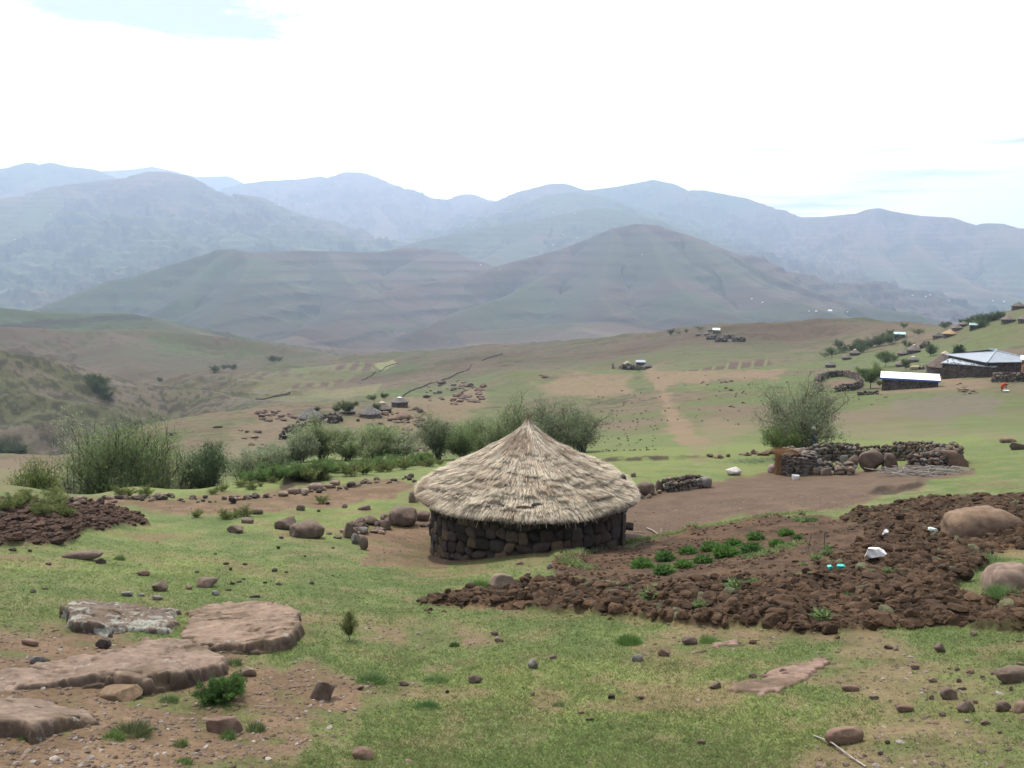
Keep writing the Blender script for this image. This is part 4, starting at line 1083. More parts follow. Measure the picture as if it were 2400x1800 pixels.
rondavel(2199, 793, 28, 'dark grey hut next to the orange-thatched one', G5, hw=.8, roof=(.12, .115, .11))
rondavel(2225, 790, 32, 'hut with bright orange new thatch on the crest path', G5, roof=(.42, .29, .17))
rondavel(2243, 775, 26, 'brown hut left of the pale green shed on the crest', G5, roof=(.17, .145, .125))
rondavel(2258, 766, 24, 'brown hut behind the pale green shed on the crest', G5, roof=(.16, .14, .125))
rondavel(2362, 758, 34, 'brown-thatched hut left of the roofs at the picture edge', G5, hw=1.1, roof=(.18, .145, .12))
rondavel(2384, 748, 32, 'high grey-brown hut at the very top of the crest', G5, roof=(.16, .14, .125), r=352)
rondavel(2402, 756, 34, 'brown hut cut by the right picture edge on the crest', G5, roof=(.18, .15, .13))
G3 = 'huts of the far hamlet on the skyline of the green hill'
for px, row, wd, lb in ((1636, 787, 14, 'tiny flat dark hut, leftmost of the far skyline hamlet'), (1656, 786, 14, 'tiny dark hut just left of the white roof on the skyline'), (1666, 777, 14, 'tiny grey hut against the left side of the white roof on the skyline'),
                        (1518, 864, 22, 'small grey hut touching the blue-grey shed on the green hill'), (1470, 858, 20, 'small hut with pale thatch among bushes on the green hill')):
    rondavel(px, row, wd, lb, G3, rmin=250, cap=.6 if px == 1470 else None, roof=(.40, .36, .30) if px == 1470 else (.15, .14, .135))

house((2066, 916), (2184, 915), 3.3, 2.15, 2.6, 'long low dark stone shed with a white sheet roof and blue edge', fascia='blue_fascia', over=.28)
house((2206, 889), (2300, 871), 6.0, 2.9, 3.1, 'long dark stone building with a weathered grey roof weighed down by stones', name='stone_house', cat='house', roofmat='old_metal', stones=44, yaw=-14, L=8.2)
house((2313, 874), (2396, 868), 11.0, 2.7, 2.7, 'dark stone house with a grey hipped metal roof', name='hipped_house', cat='house', roofmat='grey_roof', hip=1.5, over=.5, yaw=36, L=9.5, r=168)
house((2393, 872), (2416, 870), 4, 2.9, 3.1, 'orange-walled building with a white roof at the right picture edge', name='orange_house', cat='house', roofmat='white_roof', wallc=(.34, .17, .10), r=163, L=5)
house((1491, 861), (1511, 862), 4.5, 2.3, 2.6, 'small shed with a blue-grey roof on the green hill', roofmat='grey_roof', rmin=250)
house((1671, 782), (1686, 782), 5, 2.2, 2.8, 'tiny building with a white roof on the far skyline', roofmat='white_roof', rmin=300)
house((2095, 797), (2118, 795), 5, 2.4, 2.8, 'shed with a pale green roof among trees below the crest', roofmat='teal_roof', rmin=200)
house((2272, 777), (2297, 773), 5, 2.2, 2.6, 'shed with a pale green roof on the crest', roofmat='teal_roof', rmin=200)
FH = [(655, 481, 4), (720, 479, 4), (1297, 498, 4), (1348, 501, 4), (1319, 551, 4), (1297, 575, 4), (1353, 558, 4), (1127, 622, 4), (1171, 631, 3), (1505, 597, 3), (1787, 710, 6), (1762, 701, 5), (1945, 731, 13), (1913, 731, 7), (1896, 730, 4), (2139, 693, 5), (2170, 696, 6), (2180, 692, 5), (2223, 706, 5), (2353, 708, 6), (2327, 706, 5), (1986, 732, 5), (35, 562, 4), (118, 503, 4), (545, 552, 3)]
def far_house():
    V, Fq = quadbox([(-.5, -.35, -.3), (.5, -.35, -.3), (.5, .35, -.3), (-.5, .35, -.3), (-.5, -.35, .28), (.5, -.35, .28), (.5, .35, .28), (-.5, .35, .28)])
    w_ = new_mesh('wall', V, Fq, np.array([[.42, .38, .33]]), False, MAT['stone'])
    V = [(-.56, -.42, .26), (.56, -.42, .26), (.56, .42, .26), (-.56, .42, .26), (-.56, 0, .55), (.56, 0, .55)]
    r_ = new_mesh('roof', V, [np.array([[0, 1, 5, 4], [2, 3, 4, 5], [0, 3, 2, 1]]), np.array([[1, 2, 5], [3, 0, 4]])], None, False, MAT['white_roof']); return w_, r_
fhw, fhr = far_house()
for k, (px, row, wd) in enumerate(FH):
    p = hit(px, row, 1500, 14000); s = pxm(p) * wd * .62; e = empty('far_house', (p[0], p[1], p[2] + s * .1), 0.0, s)
    tag(e, 'largest of the white-roofed houses on the brown lower mountain slope' if wd == 13 else 'tiny white-roofed house far off on the hazy mountain slopes', 'house', 'tiny white houses on the far slopes')
    obj('wall', fhw, e); obj('roof', fhr, e)

# ------------------------------------------------------------------ stone kraals and field walls
def ringpath(px, row, rx, ry, a0, a1, n=26, r=None, rmin=60, rmax=900):
    c = stand(px, row, rmin, rmax, r); s = pxm(c); R = rx * s; dr = c[:2] / np.hypot(*c[:2]); sd_ = np.array([dr[1], -dr[0]])
    a = np.radians(np.linspace(a0, a1, n)); return [tuple(c[:2] + sd_ * R * math.cos(q) + dr * R * ry * math.sin(q)) for q in a]
DK = ((.085, .07, .06), (.06, .05, .044), (.13, .10, .08), (.045, .038, .034), (.16, .125, .10))
drywall('stone_kraal', [tuple(stand(a, b, 60, 400)[:2]) for a, b in ((1925, 918), (1913, 910), (1912, 901), (1920, 893), (1938, 886), (1958, 883), (1980, 883), (2000, 887), (2014, 894), (2018, 903), (2010, 911), (1985, 917), (1955, 920))], 1.5, .8, .42, 11, 'round dark stone kraal with a bare floor, left of the white-roofed shed', 'kraal', pal=DK, hfn=lambda t: 1.55 if .2 < t < .68 else .7)
drywall('stone_kraal', ringpath(2378, 893, 42, .6, -240, 60, 30), 1.5, .8, .4, 12, 'stone kraal at the right picture edge below the hipped roof', 'kraal', pal=DK)
drywall('rubble_line', ringpath(2035, 925, 26, .2, 200, 340, 8), .35, .6, .4, 13, 'low spill of dark rubble between the far kraal and the white-roofed shed', 'rubble', pal=DK, level=1)
for k, (px, row, wd, lb) in enumerate(((1668, 796, 11, 'tiny dark ring kraal, leftmost of four on the far green hill'), (1690, 800, 13, 'tiny dark ring kraal, lowest of four on the far green hill'), (1709, 793, 11, 'tiny dark ring kraal, highest of four on the far green hill'), (1731, 799, 14, 'tiny dark ring kraal, rightmost of four on the far green hill'))):
    drywall('ring_kraal', ringpath(px, row, wd, .9, -180, 170, 16, rmin=300), 1.6, 1.2, 1.0, 20 + k, lb, 'kraal', 'ring kraals of the far hamlet', pal=DK, level=1)
def wallpx(name, pts, h, th, size, seed, label, cat='stone wall', group=None, rmin=60, rmax=900, **kw):
    drywall(name, [tuple(stand(a, b, rmin, rmax)[:2]) for a, b in pts], h, th, size, seed, label, cat, group, pal=DK, **kw)
wallpx('field_wall', [(938, 935), (960, 918), (1000, 903), (1050, 888), (1085, 872), (1105, 855)], 0.55, .5, .38, 31, 'long thin dark field wall climbing the far slope behind the rightmost hut', rmin=300)
wallpx('field_wall', [(1130, 846), (1155, 836), (1178, 830)], 0.55, .5, .38, 32, 'short dark field wall near the crest above the long one', rmin=300)
wallpx('field_wall', [(848, 892), (880, 873), (905, 860), (935, 852)], 0.55, .5, .38, 33, 'thin dark field wall at the right end of the striped fields', rmin=300)
wallpx('field_wall', [(600, 936), (640, 930), (680, 921)], 0.5, .5, .38, 34, 'thin dark wall along the foot of the striped fields', rmin=300)
wallpx('slope_wall', [(665, 1030), (680, 1020), (700, 1010)], 1.2, 1.2, .5, 35, 'tumbled dark stone wall, lowest left of the slope huts', rmin=60)
wallpx('slope_wall', [(714, 1004), (730, 1000), (744, 996)], 1.1, 1.2, .5, 36, 'tumbled dark stone wall in front of the leftmost wide hut', rmin=60)
wallpx('slope_wall', [(738, 986), (765, 984), (790, 980), (798, 988), (770, 990)], 1.0, .9, .45, 37, 'looped stone wall beside the leftmost wide hut', rmin=60)
wallpx('yard_wall', [(1436, 860), (1460, 866), (1490, 868), (1512, 862)], 1.4, 1.0, .6, 38, 'dark yard wall around the small green-hill homestead', rmin=250)
wallpx('yard_wall', [(2158, 818), (2164, 811), (2176, 812)], 1.6, 1.2, .6, 39, 'small dark stone pen in the open below the orange hut', rmin=180)

# the near kraal with its boulders, and the low wall by the hut
KC = stand(2030, 1088, r=44.6)
kr = empty('stone_kraal', tuple(KC)); tag(kr, 'near ring kraal of piled brown stones with big boulders in its front', 'kraal')
def kpath(a0, a1, n=26, rx=3.85, ry=3.5):
    dr = KC[:2] / np.hypot(*KC[:2]); sd_ = np.array([dr[1], -dr[0]]); a = np.radians(np.linspace(a0, a1, n))
    return [tuple(KC[:2] + sd_ * rx * math.cos(q) + dr * ry * math.sin(q)) for q in a]
PK = ((.125, .094, .074), (.09, .07, .056), (.16, .118, .09), (.06, .047, .04), (.12, .11, .097))
drywall('ring_wall', kpath(-8, 186, 40), .92, .75, .22, 41, parent=kr, pal=PK, level=2, hfn=lambda t: .95 + .1 * math.sin(t * 23))
drywall('front_wall', kpath(-62, -12, 14), .78, .7, .22, 42, parent=kr, pal=PK, level=2)
drywall('left_front_wall', kpath(215, 262, 9), .5, .7, .26, 45, parent=kr, pal=PK, level=2)
drywall('left_wall', kpath(180, 215, 8), .95, .7, .24, 43, parent=kr, pal=PK, level=2)
for px, row, wd, ht, kd, tn in ((2040, 1106, 58, 54, 'angular', 'brown'), (2082, 1102, 38, 42, 'block', 'brown'), (1997, 1096, 30, 30, 'block', 'brown'), (2013, 1080, 24, 25, 'block', 'mid'), (1978, 1088, 20, 23, 'angular', 'grey'), (1984, 1108, 24, 16, 'angular', 'tan'),
                                (1968, 1113, 24, 24, 'angular', 'tan'), (1920, 1098, 24, 26, 'angular', 'grey'), (1912, 1113, 18, 18, 'block', 'tan'), (1934, 1115, 24, 20, 'block', 'brown'), (2103, 1070, 24, 12, 'slab', 'grey'), (1906, 1090, 18, 24, 'angular', 'mid'), (1995, 1110, 16, 10, 'angular', 'brown'), (1935, 1076, 18, 8, 'slab', 'pale')):
    rock(px, row, wd, ht, kd, tn, name='boulder', parent=kr, rmin=35, rmax=48, dd=wd * .55)
rock(2220, 1098, 92, 46, 'block', 'red', 'large reddish boulder at the right end of the near kraal', 'boulder', 'boulder', dd=24, level=4)
rock(2195, 1052, 46, 13, 'slab', 'brown', 'flat brown rock behind the right end of the near kraal', rmin=40)
# round store of flat dark stones with straw
tu = stand(1866, 1114, r=41.6); tt = empty('stone_store', tuple(tu)); tag(tt, 'small round store of flat dark stones at the left end of the kraal', 'stone store')
g = np.random.default_rng(5); pos, dim, rot = [], [], []
z = -.2
while z < 1.0:
    a = g.uniform(0, .3)
    while a < 6.283:
        wd = g.uniform(.14, .34); pos.append((math.cos(a) * .78, math.sin(a) * .72, z + g.normal() * .01)); dim.append((wd * .55, .13, .042)); rot.append(a + math.pi / 2); a += wd / .78
    z += .068
for i in range(40):
    a = g.uniform(0, 6.28); q = .75 * math.sqrt(g.uniform()); pos.append((math.cos(a) * q, math.sin(a) * q, 1.02 + g.uniform(0, .06))); dim.append((.16, .14, .05)); rot.append(a)
V, Fc, CC = pile(np.array(pos), np.array(dim), np.array(rot), stone_tone(len(pos), g, ((.09, .075, .062), (.06, .05, .042), (.12, .095, .078), (.16, .13, .11))), 'slab', 2, 44)
obj('wall', new_mesh('wall', V, Fc, CC, False, MAT['stone']), tt)
n = 1300; a = g.uniform(2.7, 3.5, n); zz0 = g.uniform(.1, 1.15, n); b0_ = np.stack([np.cos(a) * .86, np.sin(a) * .80, zz0], -1) + g.normal(size=(n, 3)) * .04
b1_ = b0_ + np.stack([np.cos(a) * .10, np.sin(a) * .08, -g.uniform(.25, .5, n)], -1) + g.normal(size=(n, 3)) * .05
tp = g.uniform(size=n) < .3; b0_[tp] = np.stack([g.uniform(-.9, .1, tp.sum()), g.normal(size=tp.sum()) * .3, np.full(tp.sum(), 1.12)], -1); b1_[tp] = b0_[tp] + np.stack([-g.uniform(.2, .5, tp.sum()), g.normal(size=tp.sum()) * .1, -g.uniform(-.12, .2, tp.sum())], -1)
V, Fq, CC = blades(b0_, b1_, np.full(n, .016), np.array([[.27, .155, .072]]) * g.uniform(.5, 1.25, (n, 1)), g)
o = obj('straw_bundle', new_mesh('straw_bundle', V, Fq, CC, False, MAT['straw'])); o.location = tuple(tu + np.array([0, 0, .0])); tag(o, 'orange straw draped over the small round stone store', 'straw')
rock(1814, 1109, 30, 22, 'round', (.26, .19, .17), 'smooth pinkish round boulder at the foot of the orange straw', 'boulder', 'boulder')

# low wall between hut and kraal: separate boulders and stones
LW = [(1512, 1162, 44, 34, 'round', 'brown', 'rounded brown boulder just right of the thatch eave, first of the low wall'), (1544, 1152, 16, 28, 'angular', 'mid', 'upright dark stone against the rounded boulder of the low wall'),
      (1656, 1144, 24, 27, 'round', 'grey', 'upright rounded grey boulder at the right end of the low wall'), (1521, 1168, 13, 11, 'angular', 'tan', 'small pale stone in front of the rounded boulder by the eave'), (1546, 1157, 11, 9, 'angular', 'tan', 'small orange-tan stone between boulder and low wall'),
      (1500, 1170, 22, 12, 'angular', 'brown', 'flat brown stone peeping out beside the thatch eave')]
for px, row, wd, ht, kd, tn, lb in LW: rock(px, row, wd, ht, kd, tn, lb, 'boulder', 'boulder')
drywall('low_stone_wall', [tuple(stand(a, b)[:2]) for a, b in ((1550, 1152), (1590, 1148), (1620, 1144), (1646, 1141))], .52, .6, .2, 51, 'low tumbled stone wall right of the thatched hut', pal=PK, level=2)
rock(1718, 1115, 36, 23, 'angular', 'pale', 'whitewashed pale boulder on the grass left of the kraal', 'boulder', 'boulder', level=3)
rock(1484, 1118, 14, 12, 'angular', 'tan', 'small tan stone on the grass behind the thatch')

# ------------------------------------------------------------------ single rocks
RL = [
 (720, 1262, 82, 43, 'round', 'brown', 'big smooth oblong boulder on the grass left of the thatched hut', 'boulder'),
 (672, 1243, 50, 34, 'block', 'mid', 'blocky boulder with a black face behind the oblong boulder', 'boulder'),
 (553, 1250, 45, 22, 'angular', 'brown', 'angular brown rock on the grass, well left of the oblong boulder', 'rock'),
 (580, 1227, 29, 15, 'round', 'brown', 'low rounded rock just behind the angular brown rock', 'rock'),
 (604, 1206, 25, 15, 'round', 'brown', 'oval stone at the edge of the bare strip, left of the blocky boulder', 'rock'),
 (705, 1197, 21, 16, 'round', 'brown', 'oval stone behind the oblong boulder on the bare strip', 'rock'),
 (823, 1143, 22, 15, 'round', 'dark', 'dark round boulder in the stone row behind the bare strip', 'boulder'),
 (545, 1181, 19, 17, 'angular', 'dark', 'dark pointed stone standing on the bare strip', 'rock'),
 (960, 1126, 12, 10, 'angular', 'dark', 'small black stone in the stone row nearest the thatch', 'rock'),
 (854, 1196, 31, 13, 'slab', 'brown', 'flat-topped stone with weeds, behind the stone heap', 'rock'),
 (808, 1191, 14, 11, 'angular', 'brown', 'small pointed stone left of the flat-topped stone', 'rock'),
 (969, 1178, 22, 28, 'block', 'brown', 'upright stone leaning at the left eave of the thatch', 'rock'),
 (771, 1253, 13, 7, 'angular', 'mid', 'small flat stone touching the right end of the oblong boulder', 'rock'),
 (791, 1263, 24, 9, 'angular', 'brown', 'flat stone between oblong boulder and stone heap', 'rock'),
 (945, 1236, 68, 49, 'round', 'brown', 'large rounded brown boulder against the left of the hut wall', 'boulder'),
 (990, 1222, 36, 24, 'round', 'brown', 'brown boulder between the large rounded one and the hut wall', 'boulder'),
 (868, 1232, 46, 26, 'angular', 'brown', 'broad angular stone on top of the stone heap', 'rock'),
 (905, 1242, 30, 27, 'angular', 'brown', 'tilted slab between the heap and the large rounded boulder', 'rock'),
 (845, 1238, 28, 26, 'angular', 'brown', 'rough stone in the middle of the stone heap', 'rock'),
 (818, 1262, 30, 40, 'angular', 'brown', 'tall rough stone at the left end of the stone heap', 'rock'),
 (851, 1253, 24, 20, 'angular', 'grey', 'pale grey stone low in the stone heap', 'rock'),
 (890, 1248, 30, 12, 'slab', 'brown', 'flat stone low on the right of the stone heap', 'rock'),
 (892, 1252, 24, 9, 'slab', 'tan', 'small tan slab at the foot of the stone heap', 'rock'),
 (876, 1250, 20, 8, 'slab', 'brown', 'small brown slab at the foot of the stone heap', 'rock'),
 (992, 1236, 18, 11, 'angular', 'brown', 'small stone at the hut wall below the boulders, left one', 'rock'),
 (1008, 1236, 16, 12, 'angular', 'brown', 'small stone touching the hut wall below the boulders', 'rock'),
 (834, 1276, 22, 28, 'angular', 'grey', 'lichen-grey upright stone in front of the stone heap', 'rock'),
 (852, 1289, 22, 34, 'angular', 'brown', 'split upright stone standing forward of the stone heap', 'rock'),
 (374, 1387, 42, 27, 'angular', 'brown', 'angular brown rock on the grass above the big slabs, left of its pair', 'rock'),
 (486, 1378, 50, 24, 'block', 'brown', 'oblong brown rock on the grass above the big slabs, right of its pair', 'rock'),
 (193, 1312, 90, 22, 'round', 'brown', 'low half-buried boulder below the dark ploughed patch on the left', 'boulder'),
 (237, 1322, 26, 16, 'angular', 'dark', 'dark rock at the right end of the half-buried boulder', 'rock'),
 (336, 1350, 32, 14, 'angular', 'red', 'flat reddish stone above the angular brown rock', 'rock'),
 (298, 1398, 26, 13, 'slab', 'grey', 'grey slab fragment at the top edge of the lichen slab', 'rock'),
 (331, 1398, 18, 9, 'slab', 'grey', 'little grey flake next to the grey slab fragment', 'rock'),
 (369, 1407, 24, 13, 'slab', 'grey', 'grey flake below the angular brown rock', 'rock'),
 (443, 1382, 19, 11, 'angular', 'red', 'small reddish stone between the pair of brown rocks', 'rock'),
 (506, 1396, 22, 12, 'angular', 'grey', 'grey stone below the oblong brown rock', 'rock'),
 (756, 1643, 54, 54, 'block', 'brown', 'squat brown rock with a pale top on bare soil right of the slabs', 'rock'),
 (527, 1720, 84, 38, 'slab', 'red', 'flat rough reddish rock half sunk in the bare soil', 'rock'),
 (245, 1521, 38, 27, 'angular', 'dark', 'black angular stone between the upper and the middle slab', 'rock'),
 (89, 1559, 34, 26, 'angular', 'grey', 'lichen-grey stone lying on the left of the middle slab', 'rock'),
 (72, 1514, 42, 18, 'slab', 'red', 'thin tilted reddish flake on the grass left of the slabs', 'rock'),
 (582, 1586, 42, 24, 'slab', 'tan', 'thin orange flake behind the green bush', 'rock'),
 (852, 1781, 52, 28, 'block', 'red', 'flat-topped red-brown stone near the bottom edge', 'rock'),
 (1249, 1568, 25, 25, 'angular', 'grey', 'dark grey pointed stone on the grass in the middle foreground', 'rock'),
 (1114, 1602, 36, 21, 'lump', 'mid', 'dark pitted lump on the grass in the middle foreground', 'rock'),
 (1048, 1625, 10, 9, 'angular', 'dark', 'tiny black stone left of the dark pitted lump', 'rock'),
 (1433, 1639, 17, 13, 'angular', 'dark', 'small black stone alone on the grass below the round grass clump', 'rock'),
 (1494, 1552, 27, 20, 'lump', 'grey', 'grey lumpy stone below the round grass clump', 'rock'),
 (1556, 1539, 32, 20, 'angular', 'red', 'reddish stone right of the grey lumpy stone', 'rock'),
 (946, 1608, 28, 13, 'lump', 'mid', 'low brown crust on the bare patch in the left middle', 'rock'),
 (842, 1618, 22, 11, 'slab', 'red', 'small flat red stone at the left of the bare patch', 'rock'),
 (1616, 1512, 36, 20, 'round', 'mid', 'dark oval stone just below the ploughed edge', 'rock'),
 (2203, 1530, 26, 26, 'angular', 'mid', 'dark upright stone on the grass right of centre, below the plough land', 'rock'),
 (2282, 1491, 17, 12, 'angular', 'brown', 'small brown stone close under the plough land on the right', 'rock'),
 (2376, 1602, 84, 42, 'round', 'brown', 'smooth oblong brown stone at the right picture edge', 'boulder'),
 (2221, 1640, 38, 34, 'angular', 'brown', 'angular brown stone leading the scatter on the right', 'rock'),
 (2260, 1671, 40, 34, 'angular', 'mid', 'dark-based stone below the leading stone of the right scatter', 'rock'),
 (2350, 1669, 36, 28, 'angular', 'brown', 'grey-brown stone in the grass near the right edge', 'rock'),
 (2390, 1671, 36, 26, 'block', 'red', 'red-brown block cut by the right picture edge', 'rock'),
 (1676, 1615, 32, 18, 'lump', 'mid', 'dark crumbly lump at the left tip of the flush red slab', 'rock'),
 (1976, 1746, 96, 42, 'round', 'red', 'low reddish dome of rock in the bare soil, lower right', 'rock'),
 (1993, 1621, 40, 16, 'round', 'red', 'small low red rock showing through the grass, lower right', 'rock'),
 (2121, 1670, 40, 18, 'round', 'red', 'low red-grey rock in the bare soil right of the dome', 'rock'),
 (2080, 1745, 13, 11, 'angular', 'dark', 'tiny dark stone right of the low dome', 'rock'),
 (1176, 1378, 62, 38, 'angular', 'tan', 'pale tilted slab lying on the grass in front of the hut', 'rock'),
 (1236, 1353, 19, 14, 'angular', 'red', 'small red stone on the grass in front of the hut', 'rock'),
 (1288, 1333, 15, 15, 'angular', 'grey', 'small grey stone at the tip of the garden bed', 'rock'),
 (1219, 1324, 20, 9, 'angular', 'red', 'flat red stone close to the hut wall foot', 'rock'),
 (2382, 1055, 32, 20, 'block', 'mid', 'dark blocky rock on the slope at the right picture edge', 'rock'),
 (2362, 1038, 36, 13, 'slab', 'red', 'flat red rock behind the dark blocky one at the right edge', 'rock'),
 (77, 1390, 15, 9, 'angular', 'dark', 'small black stone on the grass at far left, lower of two', 'rock'),
 (106, 1382, 16, 6, 'angular', 'mid', 'small brown stone on the grass at far left, upper of two', 'rock'),
 (114, 1325, 13, 9, 'angular', 'mid', 'small brown stone left of the half-buried boulder', 'rock'),
]
for px, row, wd, ht, kd, tn, lb, ct in RL:
    big_ = wd > 60
    rock(px, row, wd, ht, kd, tn, lb, ct, ct, level=4 if big_ else 3, mat='rock_lichen' if (tn == 'grey' or wd > 45) else 'rock', rmax=60 if row > 1060 else 200)
rock(2302, 1252, 182, 74, 'round', (.185, .125, .085), 'huge smooth dome of rock rising from the ploughed soil', 'boulder', 'boulder', dd=115, level=5, sink=.92, rz=0)
rock(2372, 1384, 136, 70, 'round', (.175, .125, .098), 'smooth brown boulder in the grass island at the right edge', 'boulder', 'boulder', dd=90, level=5, sink=.92, rz=0)
# small stones one can count: same label, same group
g = np.random.default_rng(12)
SM = [(530, 1324, 14, 7), (575, 1325, 12, 7), (461, 1343, 12, 6), (541, 1337, 8, 8), (644, 1341, 14, 10), (671, 1343, 10, 5), (621, 1368, 10, 6), (654, 1372, 16, 7), (598, 1401, 26, 7), (731, 1370, 14, 8), (535, 1385, 16, 5),
      (659, 1263, 12, 7), (653, 1287, 10, 8), (768, 1183, 10, 8), (747, 1200, 9, 6), (780, 1286, 9, 5), (560, 1366, 14, 6), (545, 1371, 12, 8), (30, 1292, 20, 9), (70, 1294, 9, 8), (505, 1300, 7, 5), (715, 1305, 7, 4), (780, 1350, 8, 4), (570, 1359, 10, 5), (500, 1420, 7, 5)]
for px, row, wd, ht in SM: rock(px, row, wd, ht, 'angular', 'dark', 'small dark stone scattered on the grass left of the hut', group='small dark stones on the left grass', level=2)
SM2 = [(2255, 1618), (2240, 1600), (2190, 1600), (2300, 1590), (2330, 1582), (2285, 1650), (2310, 1700), (2210, 1680), (2180, 1640), (2345, 1720), (2370, 1620), (2235, 1572), (2140, 1570), (2275, 1580), (2390, 1560), (2050, 1640), (1830, 1580), (1500, 1640), (1300, 1545), (1380, 1690), (1160, 1490), (1165, 1505), (2030, 1775), (2060, 1770), (1640, 1745), (1360, 1674), (1250, 1632), (1770, 1590), (2085, 1522), (2100, 1525)]
for px, row in SM2: rock(px + g.normal() * 4, row, g.uniform(9, 24), g.uniform(7, 14), 'angular', ('mid', 'brown', 'red')[g.integers(3)], 'small brown stone loose on the foreground soil and grass', group='small stones of the foreground', level=2)
for k in range(26):
    u = g.uniform(); px = 806 + 110 * u + g.normal() * 5; row = 1262 - 34 * u + g.normal() * 7 - 6; wd = g.uniform(10, 27)
    rock(px, row, wd, wd * g.uniform(.5, .9), 'angular', ('brown', 'mid', 'brown', 'tan')[g.integers(4)], 'one of the brown stones making up the heap left of the hut', group='stones of the heap left of the hut', level=2)
# the row of stones along the back of the bare strip
rowpts = [(170, 1178), (250, 1172), (300, 1170), (400, 1172), (470, 1174), (545, 1172), (620, 1165), (680, 1156), (700, 1160), (760, 1150), (830, 1140), (880, 1132), (975, 1122)]
RP = np.array(rowpts, float)
for k in range(120):
    px = g.uniform(160, 975); row = np.interp(px, RP[:, 0], RP[:, 1]) + g.normal() * 3.2; wd = g.uniform(6, 17) * (1.35 if 150 < px < 420 else 1)
    rock(px, row, wd, wd * g.uniform(.45, .75), 'angular', ('brown', 'mid', 'tan', 'dark')[g.integers(4)], 'stone of the broken row between bare strip and bushes', group='stones of the broken row', level=2)
for k, (px, row, wd) in enumerate(((690, 1158, 30), (714, 1156, 22), (740, 1150, 34), (785, 1138, 24), (770, 1145, 22), (665, 1164, 24))):
    rock(px, row, wd, wd * .55, 'round', 'tan', 'larger tan stone under the dark bank in the broken row', group='tan stones under the dark bank', level=3)
for k in range(16):
    px = g.uniform(1660, 1815); rock(px, np.interp(px, [1660, 1815], [1074, 1064]) + g.normal() * 3, g.uniform(8, 26), g.uniform(6, 13), 'angular', ('tan', 'brown', 'red')[g.integers(3)], 'stone of the line running left from the kraal behind the garden', group='stones left of the kraal', level=2)
# ledges on the rocky slope behind the hut
LED = [((1080, 905), (1135, 945), 34), ((925, 960), (1000, 992), 22), ((940, 990), (1090, 1060), 70), ((850, 965), (920, 985), 14), ((600, 965), (690, 990), 26), ((560, 1010), (640, 1080), 24), ((1000, 890), (1090, 950), 34), ((860, 985), (960, 1010), 12), ((1640, 890), (1720, 905), 12), ((1700, 905), (1760, 960), 8), ((1260, 880), (1300, 890), 3), ((1930, 925), (2080, 955), 18), ((2240, 895), (2290, 925), 16)]
for (x0, y0), (x1, y1), n in LED:
    for k in range(n):
        wd = g.uniform(5, 20) * (1 if x0 < 1500 else .6)
        rock(g.uniform(x0, x1), g.uniform(y0, y1), wd, wd * g.uniform(.3, .6), 'slab' if k % 2 else 'angular', ('red', 'mid', 'mid', 'brown')[g.integers(4)], 'red-brown rock ledge cropping out of the middle slope', cat='rock ledge', name='rock_ledge', group='rock ledges of the middle slope', level=2, rmin=55)
rock(403, 1021, 24, 9, 'block', 'dark', 'dark low rock alone on the slope above the willows', rmin=60); rock(510, 1003, 24, 5, 'slab', 'dark', 'long thin dark rock on the slope right of the lone low rock', rmin=60)
rock(945, 988, 40, 22, 'angular', 'red', 'largest red rock ledge below the upright-walled hut', 'rock_ledge', 'rock ledge', rmin=60)
rock(985, 968, 18, 11, 'angular', 'dark', 'dark boulder right of the largest red ledge', rmin=60); rock(839, 988, 8, 7, 'round', 'dark', 'dark round boulder below the broad grey hut', rmin=60)

